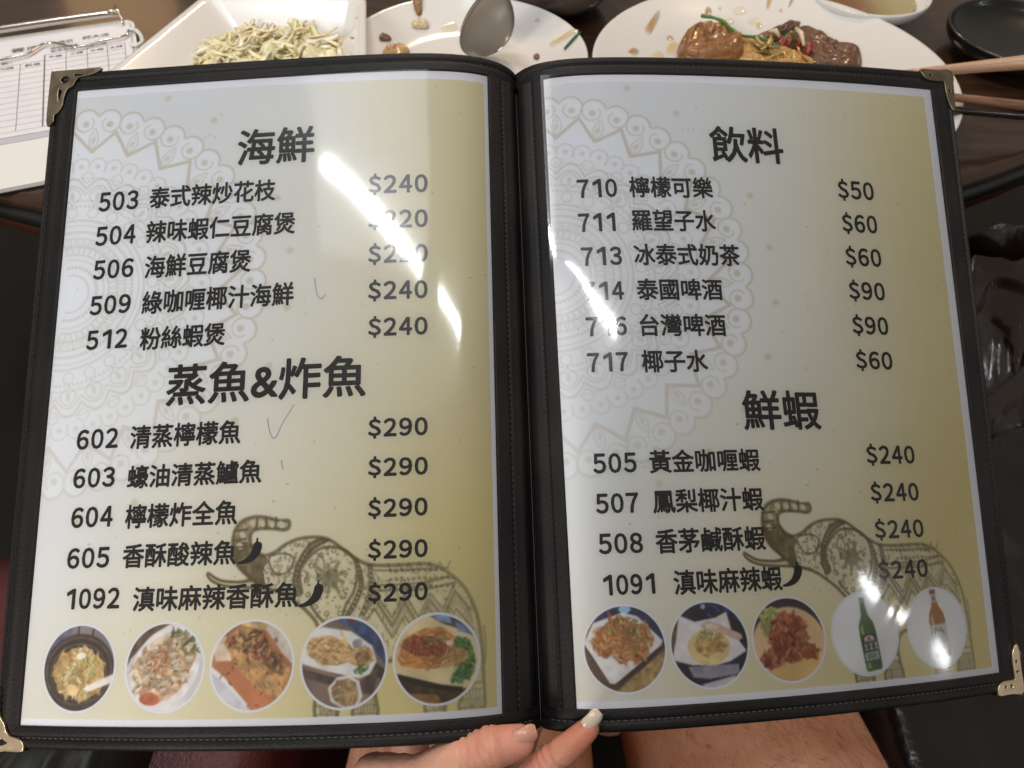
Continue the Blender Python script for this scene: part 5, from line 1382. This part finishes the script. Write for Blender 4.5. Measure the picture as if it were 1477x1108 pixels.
body.data.vertices.foreach_set("co", co.astype(np.float32).reshape(-1))
legs = []
hipR, kneeR = Vector((0.235, -0.20, 0.520)), Vector((0.128, 0.285, 0.525))
hipL, kneeL = Vector((-0.030, -0.22, 0.520)), Vector((-0.015, 0.290, 0.530))
for hip, knee, an in ((hipR, kneeR, Vector((0.14, 0.27, 0.09))), (hipL, kneeL, Vector((-0.03, 0.28, 0.09)))):
    legs += limb([hip, hip.lerp(knee, .35), hip.lerp(knee, .7), knee, knee + Vector((0, .035, -.06)), knee.lerp(an, .45), an], [.100, .093, .080, .066, .058, .058, .036], 24)
    legs += limb([an + Vector((0, -.03, -.03)), an + Vector((0, .06, -.045)), an + Vector((0, .16, -.06))], [.036, .034, .024], 14)
pel = Vector((0.10, -0.30, 0.58))
legs += limb([pel, pel + Vector((-.02, -.03, .2)), pel + Vector((-.04, -.05, .42))], [.13, .125, .14], 24)
legs += limb([Vector((.22, -.35, 1.0)), pel + Vector((-.04, -.05, .43)), shoulder], [.06, .085, .06], 18)
legs += limb([shoulder, shoulder.lerp(elbow, .5), elbow], [.056, .048, .042], 18)
legs += [ball(hipR.lerp(hipL, .5) + Vector((0, -.06, .02)), .14, (1.25, 1, .9))]
lg = remesh("tmp_legs", legs, 0.007, SKIN, 4)
bm = bmesh.new(); bm.from_mesh(body.data); bm.from_mesh(lg.data); bm.to_mesh(body.data); bm.free()
body.data.polygons.foreach_set("use_smooth", [True] * len(body.data.polygons))
bpy.data.objects.remove(lg)
co = np.zeros(len(body.data.vertices) * 3, dtype=np.float32); body.data.vertices.foreach_get("co", co); co = co.reshape(-1, 3)
red = np.zeros(len(co))
for c_, r_0 in ((ray(752, 1068, .272), .016), (ray(849, 1051, .272), .017), (ray(706, 1080, .271), .010), (ray(790, 1102, .275), .008)):
    red = np.maximum(red, np.exp(-(np.linalg.norm(co - np.array(c_), axis=1) / r_0) ** 2))
col = np.ones((len(co), 4), dtype=np.float32); col[:, 1] -= .24 * red; col[:, 2] -= .20 * red
a_ = body.data.color_attributes.new("Col", "FLOAT_COLOR", "POINT"); a_.data.foreach_set("color", col.reshape(-1))
tag(body, "seated person with bare hairy thighs pinching the bottom of the menu between thumb and finger", "person")
# finger nails
NAIL = mat("finger_nail", (.60, .29, .20), .36, coat=.2); NAILP = mat("long_pale_nail", (.64, .52, .40), .30, coat=.3)
def nail(c, along, up, L, W, m, over=0.0, name="finger_nail"):
    al = Vector(along).normalized(); up = Vector(up); up = (up - al * up.dot(al)).normalized(); sd = al.cross(up)
    G = []
    for lay in (0, 1):
        for i in range(9):
            t_ = i / 8
            row = []
            for k in range(9):
                s_ = k / 8 * 2 - 1
                wd = W * (1 - .35 * max(0, (t_ - .72) / .28) ** 2) * (1 - .2 * max(0, (.2 - t_) / .2) ** 2)
                x = Vector(c) + al * (L * (t_ - .5)) + sd * (wd * math.sin(s_ * 1.05)) + up * (wd * (math.cos(s_ * 1.05) - 1) - .0010 * (t_ - .35) ** 2 * 4 - lay * .0005)
                row.append(tuple(x))
            G.append(row)
    G = np.array(G); top, low = G[:9], G[9:]
    mesh_G = np.concatenate([top, low[:, ::-1]], 1)
    return grid_mesh(name, mesh_G, m, body, closed_v=True)
tc_ = ray(759, 1066, .2665); nail(tc_, ray(768, 1062, .272) - ray(735, 1074, .271), (Vector(CAM) - tc_).normalized() * .8 + (ray(800, 1085, .27) - ray(740, 1060, .27)).normalized() * .6, .0092, .0042, NAIL)
bc = ray(857, 1042.5, .2683); nail(bc, ray(866, 1034, .2722) - ray(838, 1060, .2715), (Vector(CAM) - bc).normalized() * .85 + (ray(880, 1060, .27) - ray(840, 1040, .27)).normalized() * .5, .0082, .0036, NAILP)
# hairs on the thighs
r_ = np.random.default_rng(4); parts = []
from mathutils.bvhtree import BVHTree
bvh = BVHTree.FromPolygons([v.co.copy() for v in body.data.vertices], [tuple(p.vertices) for p in body.data.polygons])
for _ in range(3600):
    x, y = r_.uniform(-.13, .27), r_.uniform(.035, .155)
    hit = bvh.ray_cast(Vector((x, y, .70)), Vector((0, 0, -1)))
    if hit[0] is None or hit[0].z > .66: continue
    p, nn = hit[0], hit[1]
    d = Vector((r_.normal(.55, .45), r_.normal(-.55, .4), 0)); d = (d - nn * d.dot(nn)).normalized()
    l = r_.uniform(.004, .009)
    parts.append(tube([p, p + d * l * .5 + nn * .0011, p + d * l + nn * .0010], [.00006, .00005, .00003], 3, False))
V, F = join_parts(parts)
hair = mesh_obj("leg_hair", V, F, mat("dark_hair", (.15, .075, .045), .5), body); hair["kind"] = "stuff"
# clothes
CLOTH = mat("black_cotton", (.014, .014, .015), .85, bump=.3, bscale=500)
sh = []
for hip, knee in ((hipR, kneeR), (hipL, kneeL)): sh += limb([hip, hip.lerp(knee, .25), hip.lerp(knee, .44)], [.110, .105, .101], 24)
sh += [ball(hipR.lerp(hipL, .5) + Vector((0, -.06, .02)), .15, (1.25, 1, .9))]
remesh("shorts", sh, .008, CLOTH, 4, body)
st = limb([pel + Vector((0, 0, .06)), pel + Vector((-.02, -.03, .2)), pel + Vector((-.04, -.05, .42))], [.140, .136, .150], 24) + limb([Vector((.22, -.35, 1.0)), pel + Vector((-.04, -.05, .43)), shoulder], [.068, .093, .068], 18) + limb([shoulder, shoulder.lerp(elbow, .5)], [.064, .060], 18)
remesh("shirt", st, .008, CLOTH, 4, body)

# ------------------------------------------------------------------ benches and bag
def cushion(name, x0, x1, y0, y1, z0, z1, r, m, label, wr=0.0, seed=1, nx=60, ny=60, freq=(9, 5)):
    """padded seat: rounded box whose top is puffed and wrinkled"""
    u = np.linspace(0, 1, nx); v = np.linspace(0, 1, ny); U, V = np.meshgrid(u, v)
    X = x0 + (x1 - x0) * U; Y = y0 + (y1 - y0) * V
    d = np.minimum(np.minimum(X - x0, x1 - X), np.minimum(Y - y0, y1 - Y))
    rise = np.sqrt(np.clip(1 - (1 - np.clip(d / r, 0, 1)) ** 2, 0, 1))
    nz = vnoise(ny, freq[1], seed, nx); n2 = vnoise(ny, freq[0] * 3, seed + 1, nx)
    ridge = 1 - np.abs(2 * vnoise(ny, freq[0], seed + 2, nx) - 1)
    Z = z0 + (z1 - z0) * rise + wr * rise * (1.1 * nz + .5 * ridge ** 6 + .18 * n2 - .8)
    P = np.stack([X, Y, Z], -1)
    rows = [P]
    o = grid_mesh(name, P, m)
    bm = bmesh.new(); bm.from_mesh(o.data); bm.verts.ensure_lookup_table()
    be = [e for e in bm.edges if e.is_boundary]
    ret = bmesh.ops.extrude_edge_only(bm, edges=be)
    for vv in [g_ for g_ in ret["geom"] if isinstance(g_, bmesh.types.BMVert)]: vv.co.z = z0 - .12
    be = [e for e in bm.edges if e.is_boundary]
    bmesh.ops.holes_fill(bm, edges=be, sides=0)
    bmesh.ops.recalc_face_normals(bm, faces=bm.faces)
    for f in bm.faces: f.smooth = len(f.verts) == 4
    bm.to_mesh(o.data); bm.free()
    return tag(o, label, "bench" if "bench" in name else "bag")
MAROON = mat("maroon_leatherette", (.085, .016, .014), .42, var=(.11, .024, .022), vscale=30, bump=.6, bscale=420, bdist=.0012)
BLACKV = mat("black_vinyl", (.012, .009, .008), .17, bump=.4, bscale=120, bdist=.002, coat=.3)
cushion("padded_bench", -1.1, -0.155, -0.55, 0.275, 0.40, 0.475, .05, MAROON, "maroon leatherette bench seat at the lower left", .004, 3)
cushion("vinyl_bench", 0.262, 1.25, -0.55, 0.50, 0.40, 0.50, .05, BLACKV, "black glossy wrinkled vinyl bench seat at the right", .020, 12, 150, 150, (16, 8))
cushion("shoulder_bag", -0.375, -0.262, -0.20, 0.112, 0.478, 0.545, .035, mat("dark_green_black_cloth", (.013, .016, .015), .6, bump=.3, bscale=300), "dark cloth bag with a small zip lying on the maroon bench", .012, 7)

# crumpled dark plastic standing on the black vinyl bench
u = np.linspace(0, 1, 120); v = np.linspace(0, 1, 50); U, V = np.meshgrid(u, v)
pl = (np.sin(U * 60 + 9 * vnoise(50, 4, 91, 120) + 4 * V) * np.clip(vnoise(50, 6, 92, 120) * 2.4 - .9, 0, 1.2)) + 2.6 * (vnoise(50, 5, 93, 120) - .5) + 1.2 * (vnoise(50, 12, 94, 120) - .5)
a, b = at(1300, 330, 0.60), at(1560, 330, 0.60)
X = a.x + (b.x - a.x) * U + 0.02 * V; Y = 0.47 - 0.10 * V + 0.05 * U + 0.0075 * pl; Z = 0.640 - 0.150 * V + 0.006 * pl + .03 * (vnoise(50, 3, 95, 120) - .5)
front = np.stack([X, Y, Z], -1); back = front[:, ::-1] + np.array([0, .055, -.010])
tag(grid_mesh("plastic_bag", np.concatenate([front, back], 1), mat("dark_brown_plastic", (.020, .011, .007), .18, coat=.6, bump=.3, bscale=90, bdist=.003), None, closed_v=True), "crumpled dark brown plastic bag standing on the black vinyl bench", "bag")
